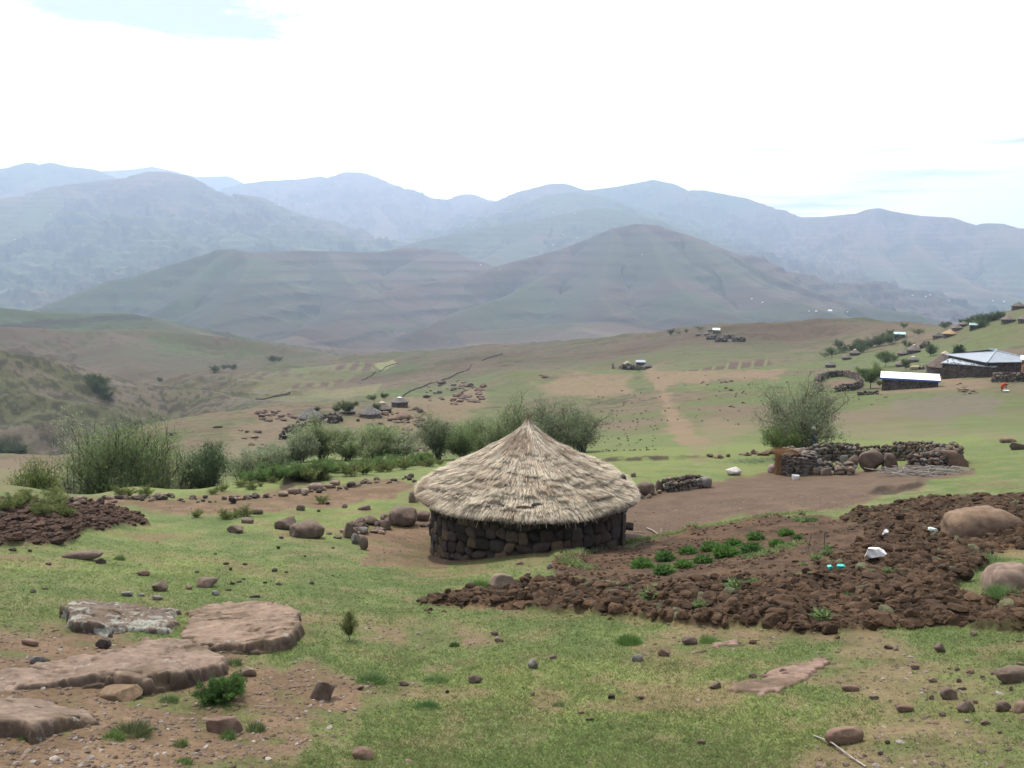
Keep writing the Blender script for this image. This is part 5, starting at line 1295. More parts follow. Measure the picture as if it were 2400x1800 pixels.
# ------------------------------------------------------------------ flat outcrops of the foreground
def outcrop(name, outline, h, label, tone, seed, gx=0.0, gy=0.0, mat='rock_lichen', bev=.03, step=.018, cat='rock slab', rough=.03, chips=True):
    base = [hit(a, b, up=h) for a, b in outline]; B = np.array(base)[:, :2]
    # smooth the outline a little and give it a ragged edge
    x0, y0 = B.min(0) - .15; x1, y1 = B.max(0) + .15
    nx = int((x1 - x0) / step); ny = int((y1 - y0) / step); X, Y = np.meshgrid(np.linspace(x0, x1, nx), np.linspace(y0, y1, ny))
    sdv = pt_seg_sd(X.ravel(), Y.ravel(), [tuple(q) for q in B]).reshape(X.shape) + .16 * fbm(X / .9, Y / .9, seed, 3) + .05 * ridged(X / .3, Y / .3, seed + 12, 3) + .03
    h0 = h; h = h * np.clip(1 + gx * (X - X.mean()) / (np.ptp(X) / 2) + gy * (Y - Y.mean()) / (np.ptp(Y) / 2), .12, 1.7)
    ground = H(X, Y); A_ = np.column_stack([X.ravel(), Y.ravel(), np.ones(X.size)]); co_, *_ = np.linalg.lstsq(A_, ground.ravel(), rcond=None)
    plane = (A_ @ co_).reshape(X.shape)
    cr = ridged(X / .5, Y / .9, seed + 3, 3)
    top = plane + h + rough * fbm(X / .6, Y / .6, seed + 1, 4) * 1.6 + rough * .5 * fbm(X / .09, Y / .09, seed + 2, 3) + .007 * fbm(X / .04, Y / .04, seed + 8, 2) - .03 * sstep(.72, .86, cr)
    if h0 > .12: top -= .035 * sstep(.0, .12, fbm(X / .45, Y / .7, seed + 7, 4)) * 1.0   # broken upper layer
    sn = sdv + .02 * fbm(X / .07, Y / .07, seed + 9, 3) - .10 * sstep(.05, .30, fbm(X / .28, Y / .28, seed + 14, 3))
    ck = sstep(.70, .86, ridged(X / .8, Y / .45, seed + 17, 3)); top -= .045 * ck + .05 * sstep(.10, .0, sn) * sstep(-.2, .3, fbm(X / .2, Y / .2, seed + 15, 2))
    Z = plane - .12 + (top - plane + .12) * np.clip(.55 * sstep(-.02, .05, sdv + .02 * fbm(X / .07, Y / .07, seed + 9, 3)) + .45 * sstep(.0, .08, sn), 0, 1)
    keep = sdv > -.03
    Z = np.where(keep, Z, plane - .3)
    i, j = np.meshgrid(np.arange(ny - 1), np.arange(nx - 1), indexing='ij'); q = np.stack([i * nx + j, i * nx + j + 1, (i + 1) * nx + j + 1, (i + 1) * nx + j], -1).reshape(-1, 4)
    q = q[(keep.ravel()[q]).any(1)]; used = np.unique(q); rm = np.full(nx * ny, -1); rm[used] = np.arange(len(used))
    P0 = np.array([B[:, 0].mean(), B[:, 1].mean(), plane.mean()]); V = np.stack([X, Y, Z], -1).reshape(-1, 3)[used] - P0
    tn = 1 + .22 * fbm(X / .4, Y / .4, seed + 4, 4) + .2 * fbm(X / .06, Y / .06, seed + 5, 2)
    tn = tn * (1 - .55 * ck); dirt = sstep(.05, .4, fbm(X / .5, Y / .35, seed + 6, 5)) * .8
    edge = 1 - .55 * sstep(.075, .02, sn)                     # dark patina and side-face shade, both painted into the edge colour
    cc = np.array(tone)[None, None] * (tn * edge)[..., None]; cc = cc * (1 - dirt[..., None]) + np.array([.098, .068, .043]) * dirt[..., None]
    cc = cc.reshape(-1, 3)[used]
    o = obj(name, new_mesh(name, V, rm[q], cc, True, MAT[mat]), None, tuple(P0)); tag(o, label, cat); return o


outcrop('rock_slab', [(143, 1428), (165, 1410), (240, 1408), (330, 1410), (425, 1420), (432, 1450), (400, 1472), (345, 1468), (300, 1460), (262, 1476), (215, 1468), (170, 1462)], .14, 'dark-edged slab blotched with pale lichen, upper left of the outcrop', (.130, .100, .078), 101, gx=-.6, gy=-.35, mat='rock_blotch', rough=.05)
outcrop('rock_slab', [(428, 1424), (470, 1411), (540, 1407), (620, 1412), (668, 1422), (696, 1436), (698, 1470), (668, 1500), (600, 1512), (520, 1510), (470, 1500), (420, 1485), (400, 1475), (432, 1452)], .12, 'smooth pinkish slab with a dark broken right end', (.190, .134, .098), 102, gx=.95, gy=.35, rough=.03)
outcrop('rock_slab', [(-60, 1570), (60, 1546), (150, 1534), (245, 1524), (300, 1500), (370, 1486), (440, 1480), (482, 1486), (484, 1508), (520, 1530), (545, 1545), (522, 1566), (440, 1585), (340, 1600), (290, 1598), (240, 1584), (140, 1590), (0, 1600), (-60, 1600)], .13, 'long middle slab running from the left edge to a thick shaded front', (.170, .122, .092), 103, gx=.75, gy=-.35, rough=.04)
rock(280, 1643, 98, 40, 'slab', (.17, .115, .072), 'thin round orange flake propped in front of the middle slab', 'rock_flake', 'rock slab', dd=70, level=4)
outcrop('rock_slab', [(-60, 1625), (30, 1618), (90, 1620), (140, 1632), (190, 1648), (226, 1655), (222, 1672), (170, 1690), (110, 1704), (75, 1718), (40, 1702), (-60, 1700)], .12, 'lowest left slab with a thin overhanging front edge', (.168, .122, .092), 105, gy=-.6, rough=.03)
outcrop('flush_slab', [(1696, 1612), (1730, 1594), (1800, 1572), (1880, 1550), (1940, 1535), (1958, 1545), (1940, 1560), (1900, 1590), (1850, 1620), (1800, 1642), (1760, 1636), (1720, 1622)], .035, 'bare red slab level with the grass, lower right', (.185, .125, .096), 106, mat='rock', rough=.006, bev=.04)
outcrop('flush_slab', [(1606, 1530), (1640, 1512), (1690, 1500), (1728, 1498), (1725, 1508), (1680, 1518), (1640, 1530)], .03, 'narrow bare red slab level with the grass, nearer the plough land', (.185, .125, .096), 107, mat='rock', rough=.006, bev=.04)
rock(40, 1696, 55, 30, 'lump', 'dark', 'black pitted lump in front of the lowest left slab', level=4)
rock(88, 1682, 38, 26, 'lump', 'dark', 'smaller black lump beside the pitted one on the lowest slab', level=3)
rock(262, 1468, 36, 30, 'lump', 'grey', 'pale lichen-covered knob at the front of the blotched slab', mat='rock_lichen', level=3)
rock(365, 1466, 60, 22, 'slab', 'grey', 'grey lichen plate on the lower edge of the blotched slab', mat='rock_lichen')

# ------------------------------------------------------------------ trees and shrubs
WIL = (.225, .270, .135); GRY = (.245, .280, .170)
def tree_at(px, row, hpx, wpx, label, name='willow_shrub', col=WIL, nleaf=9000, stems=8, r=None, rmin=30, rmax=900, airy=.6, leaf=.13, group=None, seed=None, cat='shrub', extra=0, **kw):
    p = stand(px, row, rmin, rmax, r); s = pxm(p); h = hpx * s + extra; seed = seed or int(px * 3 + row)
    if 540 < px < 1150: wpx = wpx * 1.22; nleaf = int(nleaf * 1.1)
    h = hpx * s + extra
    if r is not None:      # the foot may be hidden in the gully: make up the height that the picture shows
        zt = (p[2] if False else at_r(px, row - hpx, r)[2]); h = zt - p[2]
    return place_tree(name, bush_tree(name, seed, h, wpx * s, nleaf, col, stems, airy, leaf, **kw), tuple(p), label, cat, group)
GW = 'willow shrubs along the gully'
tree_at(222, 1168, 132, 125, 'big willow shrub, left part of the large clump at left', col=WIL, nleaf=17000, r=47, group=GW, stems=10)
tree_at(300, 1168, 156, 170, 'biggest and darkest willow in the middle of the large clump', col=(.140, .185, .078), nleaf=26000, r=46, group=GW, stems=12)
tree_at(355, 1165, 152, 125, 'tall willow shrub, right part of the large clump at left', col=(.175, .22, .10), nleaf=17000, r=48, group=GW, stems=10)
tree_at(240, 1165, 134, 90, 'willow with a bright yellow-green top in the left of the clump', col=(.13, .18, .06), nleaf=9000, r=52, group=GW)
tree_at(85, 1172, 74, 108, 'round bright green tree at the left end of the gully', name='round_tree', col=(.120, .160, .042), nleaf=12000, r=44, stems=9, cat='tree', airy=.3)
tree_at(163, 1172, 66, 42, 'thin sparse sapling between the round tree and the large clump', col=GRY, nleaf=1400, r=44, group=GW, stems=5)
tree_at(425, 1162, 90, 70, 'sparse willow between the large clump and the dark shrub', col=GRY, nleaf=3500, r=50, group=GW)
tree_at(488, 1145, 92, 100, 'dense dark shrub standing alone right of the large clump', col=(.095, .135, .065), nleaf=15000, r=49, group=GW, airy=.35)
tree_at(575, 1120, 62, 80, 'low faint willow right of the dark shrub', col=GRY, nleaf=4000, r=56, group=GW)
tree_at(640, 1115, 70, 90, 'low grey-green willow left of the tall upright one', col=GRY, nleaf=7000, r=55, group=GW)
tree_at(700, 1110, 95, 70, 'grey-green willow with thin dark stems left of the tallest middle one', col=GRY, nleaf=8000, r=55, group=GW)
tree_at(755, 1108, 118, 85, 'tallest upright willow in the middle of the row', col=WIL, nleaf=11000, r=56, group=GW)
tree_at(815, 1105, 85, 90, 'soft green willow right of the tallest middle one', col=WIL, nleaf=10000, r=55, group=GW)
tree_at(875, 1102, 100, 110, 'broad willow in the middle of the row above yellow shrubs', col=WIL, nleaf=14000, r=56, group=GW)
tree_at(940, 1098, 80, 90, 'willow between the broad one and the dark spindly one', col=GRY, nleaf=8000, r=56, group=GW)
tree_at(1025, 1090, 112, 62, 'dark-stemmed spindly willow just left of the thatch', col=(.16, .20, .11), nleaf=6000, r=56, group=GW)
tree_at(1085, 1085, 85, 80, 'bright green willow low behind the left roof slope', col=(.18, .235, .10), nleaf=9000, r=56, group=GW)
tree_at(1140, 1080, 90, 80, 'willow behind the left of the roof peak', col=WIL, nleaf=8000, r=57, group=GW)
tree_at(1205, 1080, 132, 130, 'tall willow rising straight behind the roof peak', col=WIL, nleaf=9500, r=58, group=GW, stems=9)
tree_at(1295, 1080, 130, 140, 'tall willow right of the roof peak', col=(.155, .185, .105), nleaf=9500, r=57, group=GW, stems=9)
tree_at(1365, 1082, 112, 120, 'rightmost willow behind the right roof slope', col=(.155, .185, .105), nleaf=9000, r=56, group=GW, stems=9)
tree_at(1888, 1045, 130, 215, 'wide wispy willow behind the left part of the near kraal', col=(.175, .205, .12), nleaf=21000, r=51, group=GW, stems=14, spread=1.3)
tree_at(1850, 1048, 45, 110, 'low bright green undergrowth at the foot of the wide wispy willow', col=(.13, .18, .06), nleaf=7000, r=49, airy=.3)
g = np.random.default_rng(31)
lowm = [bush_tree('low_shrub', 600 + i, .75, 1.3, 1500, (.150, .185, .060), 6, .3, .09) for i in range(3)]
lowg = [bush_tree('low_shrub', 640 + i, .9, 1.6, 2200, (.115, .190, .060), 6, .3, .10) for i in range(3)]
for k in range(32):
    px = 590 + k * 13.5 + g.normal() * 5; row = np.interp(px, [590, 700, 820, 1050], [1130, 1118, 1104, 1080]) + g.normal() * 2.5; p = stand(px, row, 30, 60)
    place_tree('low_shrub', lowg[k % 3], tuple(p), 'low deep-green shrub at the foot of the middle willows', 'shrub', 'deep-green shrubs under the willows', g.uniform(0, 6), g.uniform(.45, .85), 'stems')
YS = [(720, 1128), (760, 1126), (820, 1116), (850, 1112), (890, 1106), (912, 1104), (950, 1100), (1000, 1094), (1030, 1090), (610, 1140), (640, 1132), (565, 1140), (520, 1152), (590, 1148), (500, 1158)]
for k, (px, row) in enumerate(YS):
    p = stand(px, row, 30, 60); place_tree('low_shrub', lowm[k % 3], tuple(p), 'low yellow-green shrub on the lip of the gully', 'shrub', 'yellow-green shrubs on the gully lip', g.uniform(0, 6), g.uniform(.45, 1.0) * (.6 if px < 660 else 1), 'stems')
for k, (px, row, sc, lb) in enumerate(((130, 1200, .75, 'tall yellow-green shrub growing in the dark ploughed patch'), (155, 1208, .5, 'smaller yellow-green shrub right of the tall one in the dark patch'), (12, 1194, .5, 'small shrub at the left edge of the dark patch'), (42, 1192, .55, 'small shrub near the left edge of the dark patch'), (100, 1206, .6, 'low shrub left of the tall one in the dark patch'),
                                       (280, 1164, .55, 'yellow-green shrub under the big willow, left'), (305, 1163, .5, 'yellow-green shrub under the big willow, middle'), (342, 1162, .55, 'yellow-green shrub under the big willow, right'), (66, 1178, .6, 'yellow-green shrub under the round bright tree'), (130, 1174, .6, 'yellow-green shrub between round tree and thin sapling'),
                                       (530, 1215, .5, 'pale soft shrub on the grass above the angular rock'), (550, 1212, .35, 'pale small shrub next to the oval stone'), (463, 1212, .4, 'dull low shrub on the bare strip edge'), (576, 1210, .5, 'low olive shrub left of the oval stone'), (755, 1180, .45, 'feathery yellow-green weed on the bare strip'))):
    p = stand(px, row, 20, 60); place_tree('low_shrub', lowm[k % 3], tuple(p), lb, 'shrub', None, g.uniform(0, 6), sc, 'stems')
# hamlet trees
VT = [(2040, 910, 50, 58, 'round-crowned green tree with a bare stem beside the white-roofed shed', (.105, .150, .05), 5000, .45), (2075, 860, 34, 50, 'flat-topped spreading tree above the white-roofed shed', (.085, .12, .05), 3500, .5),
      (2244, 845, 34, 26, 'dark conical evergreen behind the large brown hut', (.028, .050, .024), 4500, .12), (817, 972, 32, 44, 'leafy tree in front of the small flat hut on the slope', (.095, .13, .06), 3000, .4), (882, 972, 26, 24, 'small leafy tree in front of the broad grey hut', (.095, .13, .06), 1600, .4),
      (787, 968, 18, 22, 'small tree left of the leafy one among the slope huts', (.10, .13, .065), 1200, .4), (875, 940, 14, 26, 'small tree top behind the broad grey hut', (.10, .14, .06), 1200, .2), (900, 936, 15, 20, 'small tree top left of the white-capped hut', (.10, .14, .06), 1200, .2), (742, 966, 12, 18, 'little dark tree behind the leftmost wide hut', (.07, .10, .05), 900, .2),
      (1572, 787, 16, 15, 'tiny round dark tree, leftmost on the skyline', (.03, .05, .025), 1200, .1), (1608, 782, 12, 16, 'tiny pale tree between dark tree and far huts', (.08, .11, .05), 800, .3), (1640, 776, 12, 26, 'tiny broad tree behind the far huts', (.07, .10, .045), 1000, .2), (1680, 786, 12, 16, 'tiny tree in front of the far white roof', (.07, .12, .05), 700, .3), (1590, 783, 8, 22, 'tiny green bush right of the dark skyline tree', (.09, .13, .05), 700, .1),
      (1470, 862, 14, 20, 'bush around the pale-thatched hut on the green hill', (.075, .105, .045), 1000, .1), (1497, 870, 10, 22, 'low bush in front of the blue-grey roofed shed', (.075, .105, .045), 900, .1),
      (1950, 838, 24, 44, 'spreading tree left of the two grey huts below the hedge', (.085, .125, .05), 2500, .3), (1932, 838, 14, 26, 'low bush left of the spreading tree', (.085, .125, .05), 900, .1), (2085, 792, 20, 22, 'tree left of the pale green shed below the crest', (.08, .11, .055), 1500, .3), (2118, 772, 16, 22, 'lone tree above the pale green shed', (.08, .12, .05), 1200, .4), (2152, 788, 18, 34, 'tree between the pale green shed and the stone pen', (.085, .12, .05), 1500, .4),
      (2125, 818, 22, 28, 'thin tree below the pale green shed', (.09, .13, .06), 1300, .4), (2180, 835, 30, 28, 'pale green tree left of the large brown hut', (.09, .13, .06), 2200, .2), (2122, 866, 24, 22, 'tree between hut roofs above the white-roofed shed', (.085, .12, .05), 1400, .3), (2170, 800, 0, 0, '', None, 0, 0),
      (2225, 758, 10, 14, 'small dark square-topped tree on the right skyline', (.03, .045, .03), 900, .1), (2215, 772, 18, 26, 'pale tree below the dark square-topped one', (.085, .12, .06), 1400, .2), (2062, 905, 14, 18, 'low twiggy bush right of the round-crowned tree', (.10, .12, .07), 700, .1)]
for px, row, hp, wp, lb, cl_, nl, tr in VT:
    if not hp: continue
    p = stand(px, row, 60, 900); s = pxm(p)
    m_ = bush_tree('tree', int(px + row), hp * s, wp * s, nl, cl_, 6, .45, .045 * hp * s + .12, trunk=tr * hp * s * .8)
    place_tree('conifer' if 'conical' in lb else 'hamlet_tree', m_, tuple(p), lb, 'tree')
hb = [bush_tree('hedge_bush', 700 + i, 3.2, 5.5, 1800, (.075, .105, .05), 6, .4, .34) for i in range(3)]
HB = [(1975, 826), (1992, 824), (2008, 820), (2024, 817), (2040, 815), (2056, 812), (2068, 806), (1965, 815), (2015, 828), (2075, 800), (2090, 806)]
for k, (px, row) in enumerate(HB):
    p = stand(px, row, 150, 800); place_tree('hedge_bush', hb[k % 3], tuple(p), 'bush of the grey-green hedge climbing from the two grey huts', 'bush', 'bushes of the climbing hedge', g.uniform(0, 6), g.uniform(.7, 1.2), 'stems')
for k, (px, row) in enumerate([(2256, 760), (2272, 757), (2290, 756), (2304, 758), (2316, 754), (2328, 751), (2340, 748), (2345, 744), (2300, 768), (2286, 770)]):
    p = stand(px, row, 150, 800); place_tree('hedge_bush', hb[k % 3], tuple(p), 'bush of the dark green thicket on the right-hand crest', 'bush', 'bushes of the crest thicket', g.uniform(0, 6), g.uniform(.6, 1.0), 'stems')
for k, (px, row, sc) in enumerate([(232, 915, 1.5), (222, 900, 1.3), (245, 925, 1.3), (252, 935, 1.0), (215, 890, .8), (240, 905, 1.1), (505, 872, 1.4), (525, 865, 1.2), (640, 848, 1.6), (655, 846, 1.4), (375, 895, 1.1), (10, 1078, 1.6), (30, 1076, 1.5), (0, 1070, 1.6), (45, 1072, 1.0), (545, 866, 1.3), (280, 1046, .6)]):
    p = stand(px, row, 250, 1400); place_tree('valley_bush', hb[k % 3], tuple(p), 'grey-green bush of a valley thicket on the left-hand hills', 'bush', 'valley thickets on the left hills', g.uniform(0, 6), sc, 'stems')
# small dark karoo bushes dotted over the green slope
kb = [bush_tree('dwarf_bush', 800 + i, .55, .95, 260, (.065, .085, .045), 4, .3, .12) for i in range(3)]
PTS = []
while len(PTS) < 170:
    px = g.uniform(1390, 1600) if len(PTS) < 120 else g.uniform(1500, 1900); row = g.uniform(915, 1078) if len(PTS) < 120 else g.uniform(880, 1000)
    if len(PTS) < 120 and px > 1510 + (row - 915) * .35: continue
    if g.uniform() < .35 and row < 960: continue
    PTS.append((px, row))
for k, (px, row) in enumerate(PTS):
    p = stand(px, row, 55, 400); place_tree('dwarf_bush', kb[k % 3], tuple(p), 'tiny dark bush dotted over the green slope right of the roof peak', 'bush', 'dark dwarf bushes on the green slope', g.uniform(0, 6), g.uniform(2.5, 6.5) * pxm(p) / .95, 'stems')

# garden plants
def leafy(seed, R, n, col, up=.5, size=.11, asp=.45):
    g = np.random.default_rng(seed); d = g.normal(size=(n, 3)); d[:, 2] = np.abs(d[:, 2]) * .8 + .05; d /= np.linalg.norm(d, axis=1, keepdims=True)
    q = R * g.uniform(.45, 1.0, n)[:, None]; c = d * q * np.array([1, 1, .8]); tip = c + (d * np.array([1, 1, .6]) + g.normal(size=(n, 3)) * .35 + np.array([0, 0, up * .3])) * size
    V, Fq, CC = blades(c, tip, np.full(n, size * asp), np.array(col)[None] * g.uniform(.6, 1.4, (n, 1)), g)
    st = []
    for i in range(9):
        a = g.uniform(0, 6.28); st.append((np.array([[0, 0, -.03], [math.cos(a) * R * .25, math.sin(a) * R * .25, R * .35], [math.cos(a) * R * .6, math.sin(a) * R * .6, R * .6]]), np.array([.008, .006, .004])))
    V2, F2 = tubes(st, 4)
    return new_mesh('stems', V2, F2, None, True, MAT['bark']), new_mesh('leaves', V, Fq, CC, False, MAT['leaf'])
GP = [(1505, 1330, 1.0), (1559, 1312, .95), (1557, 1344, .95), (1604, 1330, .85), (1612, 1298, .9), (1649, 1319, .85), (1668, 1290, 1.05), (1701, 1303, 1.25), (1719, 1280, .9), (1760, 1293, 1.05), (1771, 1264, .9), (1821, 1279, .75), (1843, 1254, .8), (1869, 1262, .45)]
gm = [leafy(900 + i, .23, 520, ((.085, .165, .040), (.070, .140, .040), (.10, .18, .05))[i % 3], size=.10) for i in range(4)]
def plant(px, row, sc, meshes, name, label, cat, group):
    p = stand(px, row, 8, 60); t = empty(name, tuple(p), g.uniform(0, 6), sc); tag(t, label, cat, group); obj('stems', meshes[0], t); obj('leaves', meshes[1], t)
for k, (px, row, sc) in enumerate(GP): plant(px, row, sc, gm[k % 4], 'potato_plant', 'bright green leafy plant in the garden bed right of the hut' if px < 1850 else 'smallest leafy plant at the right end of the garden row', 'plant', 'leafy plants of the garden bed')
sm = [leafy(950 + i, .12, 140, (.16, .23, .09), size=.06) for i in range(2)]
for k, (px, row, sc) in enumerate([(1914, 1310, 1.1), (1939, 1298, 1.1), (1724, 1378, 1.5), (1766, 1368, 1.0), (1522, 1398, 1.3), (1761, 1305, 1.0), (1798, 1296, 1.0), (1830, 1284, .8), (1470, 1385, .9), (1748, 1306, .7), (1940, 1285, .8), (1850, 1278, .8), (1885, 1325, .7), (1640, 1420, .9), (1930, 1448, 1.3), (1890, 1222, 1.4), (1870, 1220, 1.2), (1910, 1220, 1.0), (2080, 1340, .7)]):
    plant(px, row, sc, sm[k % 2], 'seedling', 'pale green seedling on the dug soil right of the hut', 'plant', 'pale seedlings on the dug soil')
# rows of pale weeds edging the bed: too many sprigs to count
def sprigs(name, lines, n, h, col, label, w_=.02, jit=4, seed=3, mat='leaf'):
    g = np.random.default_rng(seed); B_ = []
    for ln, wt in lines:
        L_ = np.array(ln, float); k = int(n * wt); u = g.uniform(0, len(L_) - 1.001, k); i = u.astype(int); f = (u - i)[:, None]; P_ = L_[i] * (1 - f) + L_[i + 1] * f
        ctr = np.array([hit(*q) for q in L_]); Q = ctr[i] * (1 - f) + ctr[i + 1] * f; Q[:, :2] += g.normal(size=(k, 2)) * jit; B_.append(Q)
    B_ = np.concatenate(B_); B_[:, 2] = H(B_[:, 0], B_[:, 1]); n_ = len(B_); tip = B_ + np.stack([g.normal(size=n_) * h * .6, g.normal(size=n_) * h * .6, g.uniform(.3, 1, n_) * h], -1)
    V, Fq, CC = blades(B_, tip, np.full(n_, w_), np.array(col)[None] * g.uniform(.6, 1.4, (n_, 1)), g)
    tag(obj(name, new_mesh(name, V, Fq, CC, False, MAT[mat])), label, 'weeds', None, 'stuff')
sprigs('weed_rows', [([(1440, 1275), (1520, 1262), (1600, 1246), (1700, 1226), (1800, 1207), (1900, 1200)], .4), ([(1320, 1312), (1390, 1292), (1450, 1276), (1500, 1266)], .3), ([(1320, 1312), (1350, 1322), (1385, 1334)], .12), ([(1760, 1308), (1820, 1290), (1880, 1272)], .1)], 3800, .10, (.20, .25, .10), 'pale green weeds edging the garden bed', .025, .10)
sprigs('kraal_weeds', [([(1740, 1085), (1780, 1082), (1810, 1078)], 1)], 900, .12, (.22, .27, .15), 'pale weeds left of the orange straw', .03, .6)

# grass tufts and small shrubs of the foreground
def tuft(seed, R, h, n, col, w_=.008):
    g = np.random.default_rng(seed); a = g.uniform(0, 6.283, n); q = R * .45 * np.sqrt(g.uniform(size=n)); q = q * 1.7; b = np.stack([np.cos(a) * q, np.sin(a) * q, -.02 + 0 * a], -1)
    ln = g.uniform(.1, .6, n) * R * .9; tip = b + np.stack([np.cos(a) * ln, np.sin(a) * ln, h * g.uniform(.25, 1, n) * (1.15 - .8 * q / R)], -1) + g.normal(size=(n, 3)) * R * .08
    V, Fq, CC = blades(b, tip, np.full(n, w_), np.array(col)[None] * g.uniform(.55, 1.45, (n, 1)), g); return new_mesh('grass_tuft', V, Fq, CC, False, MAT['grass'])
TF = [(1475, 1508, 56, 30, (.085, .155, .035), 'round bright green grass clump below the plough land'), (1065, 1515, 24, 18, (.06, .10, .03), 'small dark green tuft in the middle of the grass'), (1660, 1505, 40, 28, (.12, .20, .055), 'grass tuft beside the dark oval stone'),
      (305, 1722, 96, 34, (.095, .110, .045), 'olive bushy tuft below the middle slab'), (262, 1732, 56, 20, (.11, .165, .045), 'green tuft left of the olive bushy tuft'), (600, 1712, 44, 36, (.10, .14, .05), 'spiky tuft right of the flat rough rock'), (533, 1730, 38, 32, (.10, .16, .045), 'green tuft against the flat rough rock'),
      (395, 1645, 44, 24, (.10, .15, .05), 'small green tuft under the thick slab front'), (422, 1748, 34, 28, (.11, .16, .05), 'small tuft below the flat rough rock'), (548, 1558, 40, 26, (.10, .15, .055), 'green tuft at the right tip of the middle slab'), (430, 1790, 40, 24, (.11, .17, .05), 'green tuft at the bottom edge'), (50, 1735, 26, 16, (.10, .17, .045), 'small green tuft below the black pitted lump'),
      (1130, 1378, 60, 26, (.085, .150, .035), 'green weeds at the foot of the pale tilted slab'), (280, 1312, 26, 18, (.08, .14, .04), 'green tuft right of the half-buried boulder'), (2355, 1395, 80, 30, (.10, .17, .05), 'thick green grass at the foot of the island boulder'), (2330, 1318, 90, 22, (.13, .19, .07), 'pale grass behind the island boulder'), (1990, 1398, 34, 16, (.10, .15, .05), 'small grass clump among the clods'), (1310, 1655, 30, 14, (.12, .16, .07), 'wiry tuft in the middle foreground'),
      (1020, 1600, 60, 14, (.10, .17, .05), 'darker green patch of longer grass left of centre'), (870, 1600, 70, 20, (.08, .14, .04), 'dark green tuft on the left bare patch'), (100, 1555, 30, 22, (.10, .15, .05), 'tuft behind the lichen-grey stone'), (1000, 1660, 60, 16, (.075, .15, .045), 'deep green longer grass patch in the lower middle')]
for k, (px, row, wd, ht, cl_, lb) in enumerate(TF):
    p = stand(px, row, 6.8, 60); s = pxm(p); o = obj('grass_tuft', tuft(300 + k, wd * s / 2, ht * s * .8, 600 if wd < 50 else 1500, tuple(np.array(cl_) * 1.15 + .01), .006), None, tuple(p)); tag(o, lb, 'grass tuft')
p = stand(525, 1640, 8, 30); t = empty('green_shrub', tuple(p)); tag(t, 'dense fine-leaved green shrub at the right end of the middle slab', 'shrub')
m_ = bush_tree('green_shrub', 71, .27, .72, 9000, (.070, .140, .035), 9, .3, .035); obj('stems', m_[0], t); obj('crown', m_[1], t)
p = stand(822, 1500, 8, 30); t = empty('thin_shrub', tuple(p)); tag(t, 'little upright olive shrub on a thin stem, right of the slabs', 'shrub')
m_ = bush_tree('thin_shrub', 72, .42, .30, 1500, (.12, .14, .045), 6, .3, .035, trunk=.12, low=.35); obj('stems', m_[0], t); obj('crown', m_[1], t)

# ------------------------------------------------------------------ things lying about
def crumple(name, px, row, wd, ht, mat, label, cat, seed):
    p = stand(px, row, 8, 60); s = pxm(p); g = np.random.default_rng(seed); V, Fc = ico(3); V = V.copy()
    for i in range(14):
        n_ = g.normal(size=3); n_ /= np.linalg.norm(n_); d = g.uniform(.35, .8); V -= np.maximum(V @ n_ - d, 0)[:, None] * n_ * 1.2
    V += .10 * fbm(V[:, 0] * 4 + V[:, 2] * 3 + seed, V[:, 1] * 4, seed, 3)[:, None] * V
    V -= (V.max(0) + V.min(0)) / 2; V /= np.abs(V).max(0); V *= np.array([wd * s / 2, wd * s * .3, ht * s / 2]); V = rotz(V, g.uniform(-.5, .5)); V[:, 2] += ht * s * .38
    tag(obj(name, new_mesh(name, V, Fc, None, False, MAT[mat]), None, tuple(p + np.array([0, 0, .05]))), label, cat)
crumple('plastic_sack', 2050, 1314, 52, 32, 'plastic_white', 'crumpled white sack lying on the clods', 'sack', 1)
crumple('plastic_scrap', 2074, 1258, 18, 15, 'plastic_white', 'small white plastic scrap above the white sack', 'litter', 2)
crumple('plastic_scrap', 2186, 1249, 24, 10, 'plastic_grey', 'greyish plastic scrap left of the great rock dome', 'litter', 3)
crumple('plastic_bag', 1945, 1340, 15, 12, 'plastic_teal', 'teal plastic bag, left piece', 'litter', 4)
crumple('plastic_bag', 1970, 1338, 20, 12, 'plastic_teal', 'teal plastic bag with a pale tip, right piece', 'litter', 5)
def stick(name, pts, rad, label, mat='twig', cat='stick'):
    P_ = [hit(a, b) + np.array([0, 0, z]) for a, b, z in pts]; o0 = P_[0]; V, Fq = tubes([(np.array(P_) - o0, np.full(len(P_), rad))], 6)
    tag(obj(name, new_mesh(name, V, Fq, None, True, MAT[mat]), None, tuple(o0)), label, cat)
stick('stick', [(1484, 1250, .02), (1498, 1249, .04), (1511, 1250, .02)], .018, 'pale straight stick on the bare yard beside the hut')
stick('stick', [(1516, 1241, .05), (1530, 1247, .05), (1542, 1254, .02)], .028, 'thicker pale branch on the bare yard beside the hut')
stick('stick', [(1548, 1253, .0), (1549, 1250, .04), (1549, 1247, .14)], .012, 'short upright peg at the end of the pale branch')
stick('thin_pole', [(1908, 1728, .02), (1950, 1752, .05), (1990, 1778, .03), (2030, 1802, .02)], .008, 'long thin bleached stalk at the bottom edge')
stick('stick', [(596, 1658, .02), (630, 1660, .02), (668, 1659, .02)], .005, 'thin pale stalk on bare soil right of the green shrub')
stick('stake', [(1931, 1290, .0), (1931, 1289, .15), (1931, 1288, .45)], .015, 'dark stake standing in the dug soil', 'bark')
stick('stake', [(1893, 1300, .0), (1895, 1298, .2), (1899, 1296, .5)], .010, 'thin leaning stake left of the dark one', 'bark')
g = np.random.default_rng(17); p = stand(2195, 1112, 30, 60); n = 190; a = g.normal(size=n) * .5; L_ = g.uniform(.4, 1.7, n); cx_ = np.stack([g.normal(size=n) * 1.05, g.normal(size=n) * .35, np.abs(g.normal(size=n)) * .09 + .03], -1)
sg = []
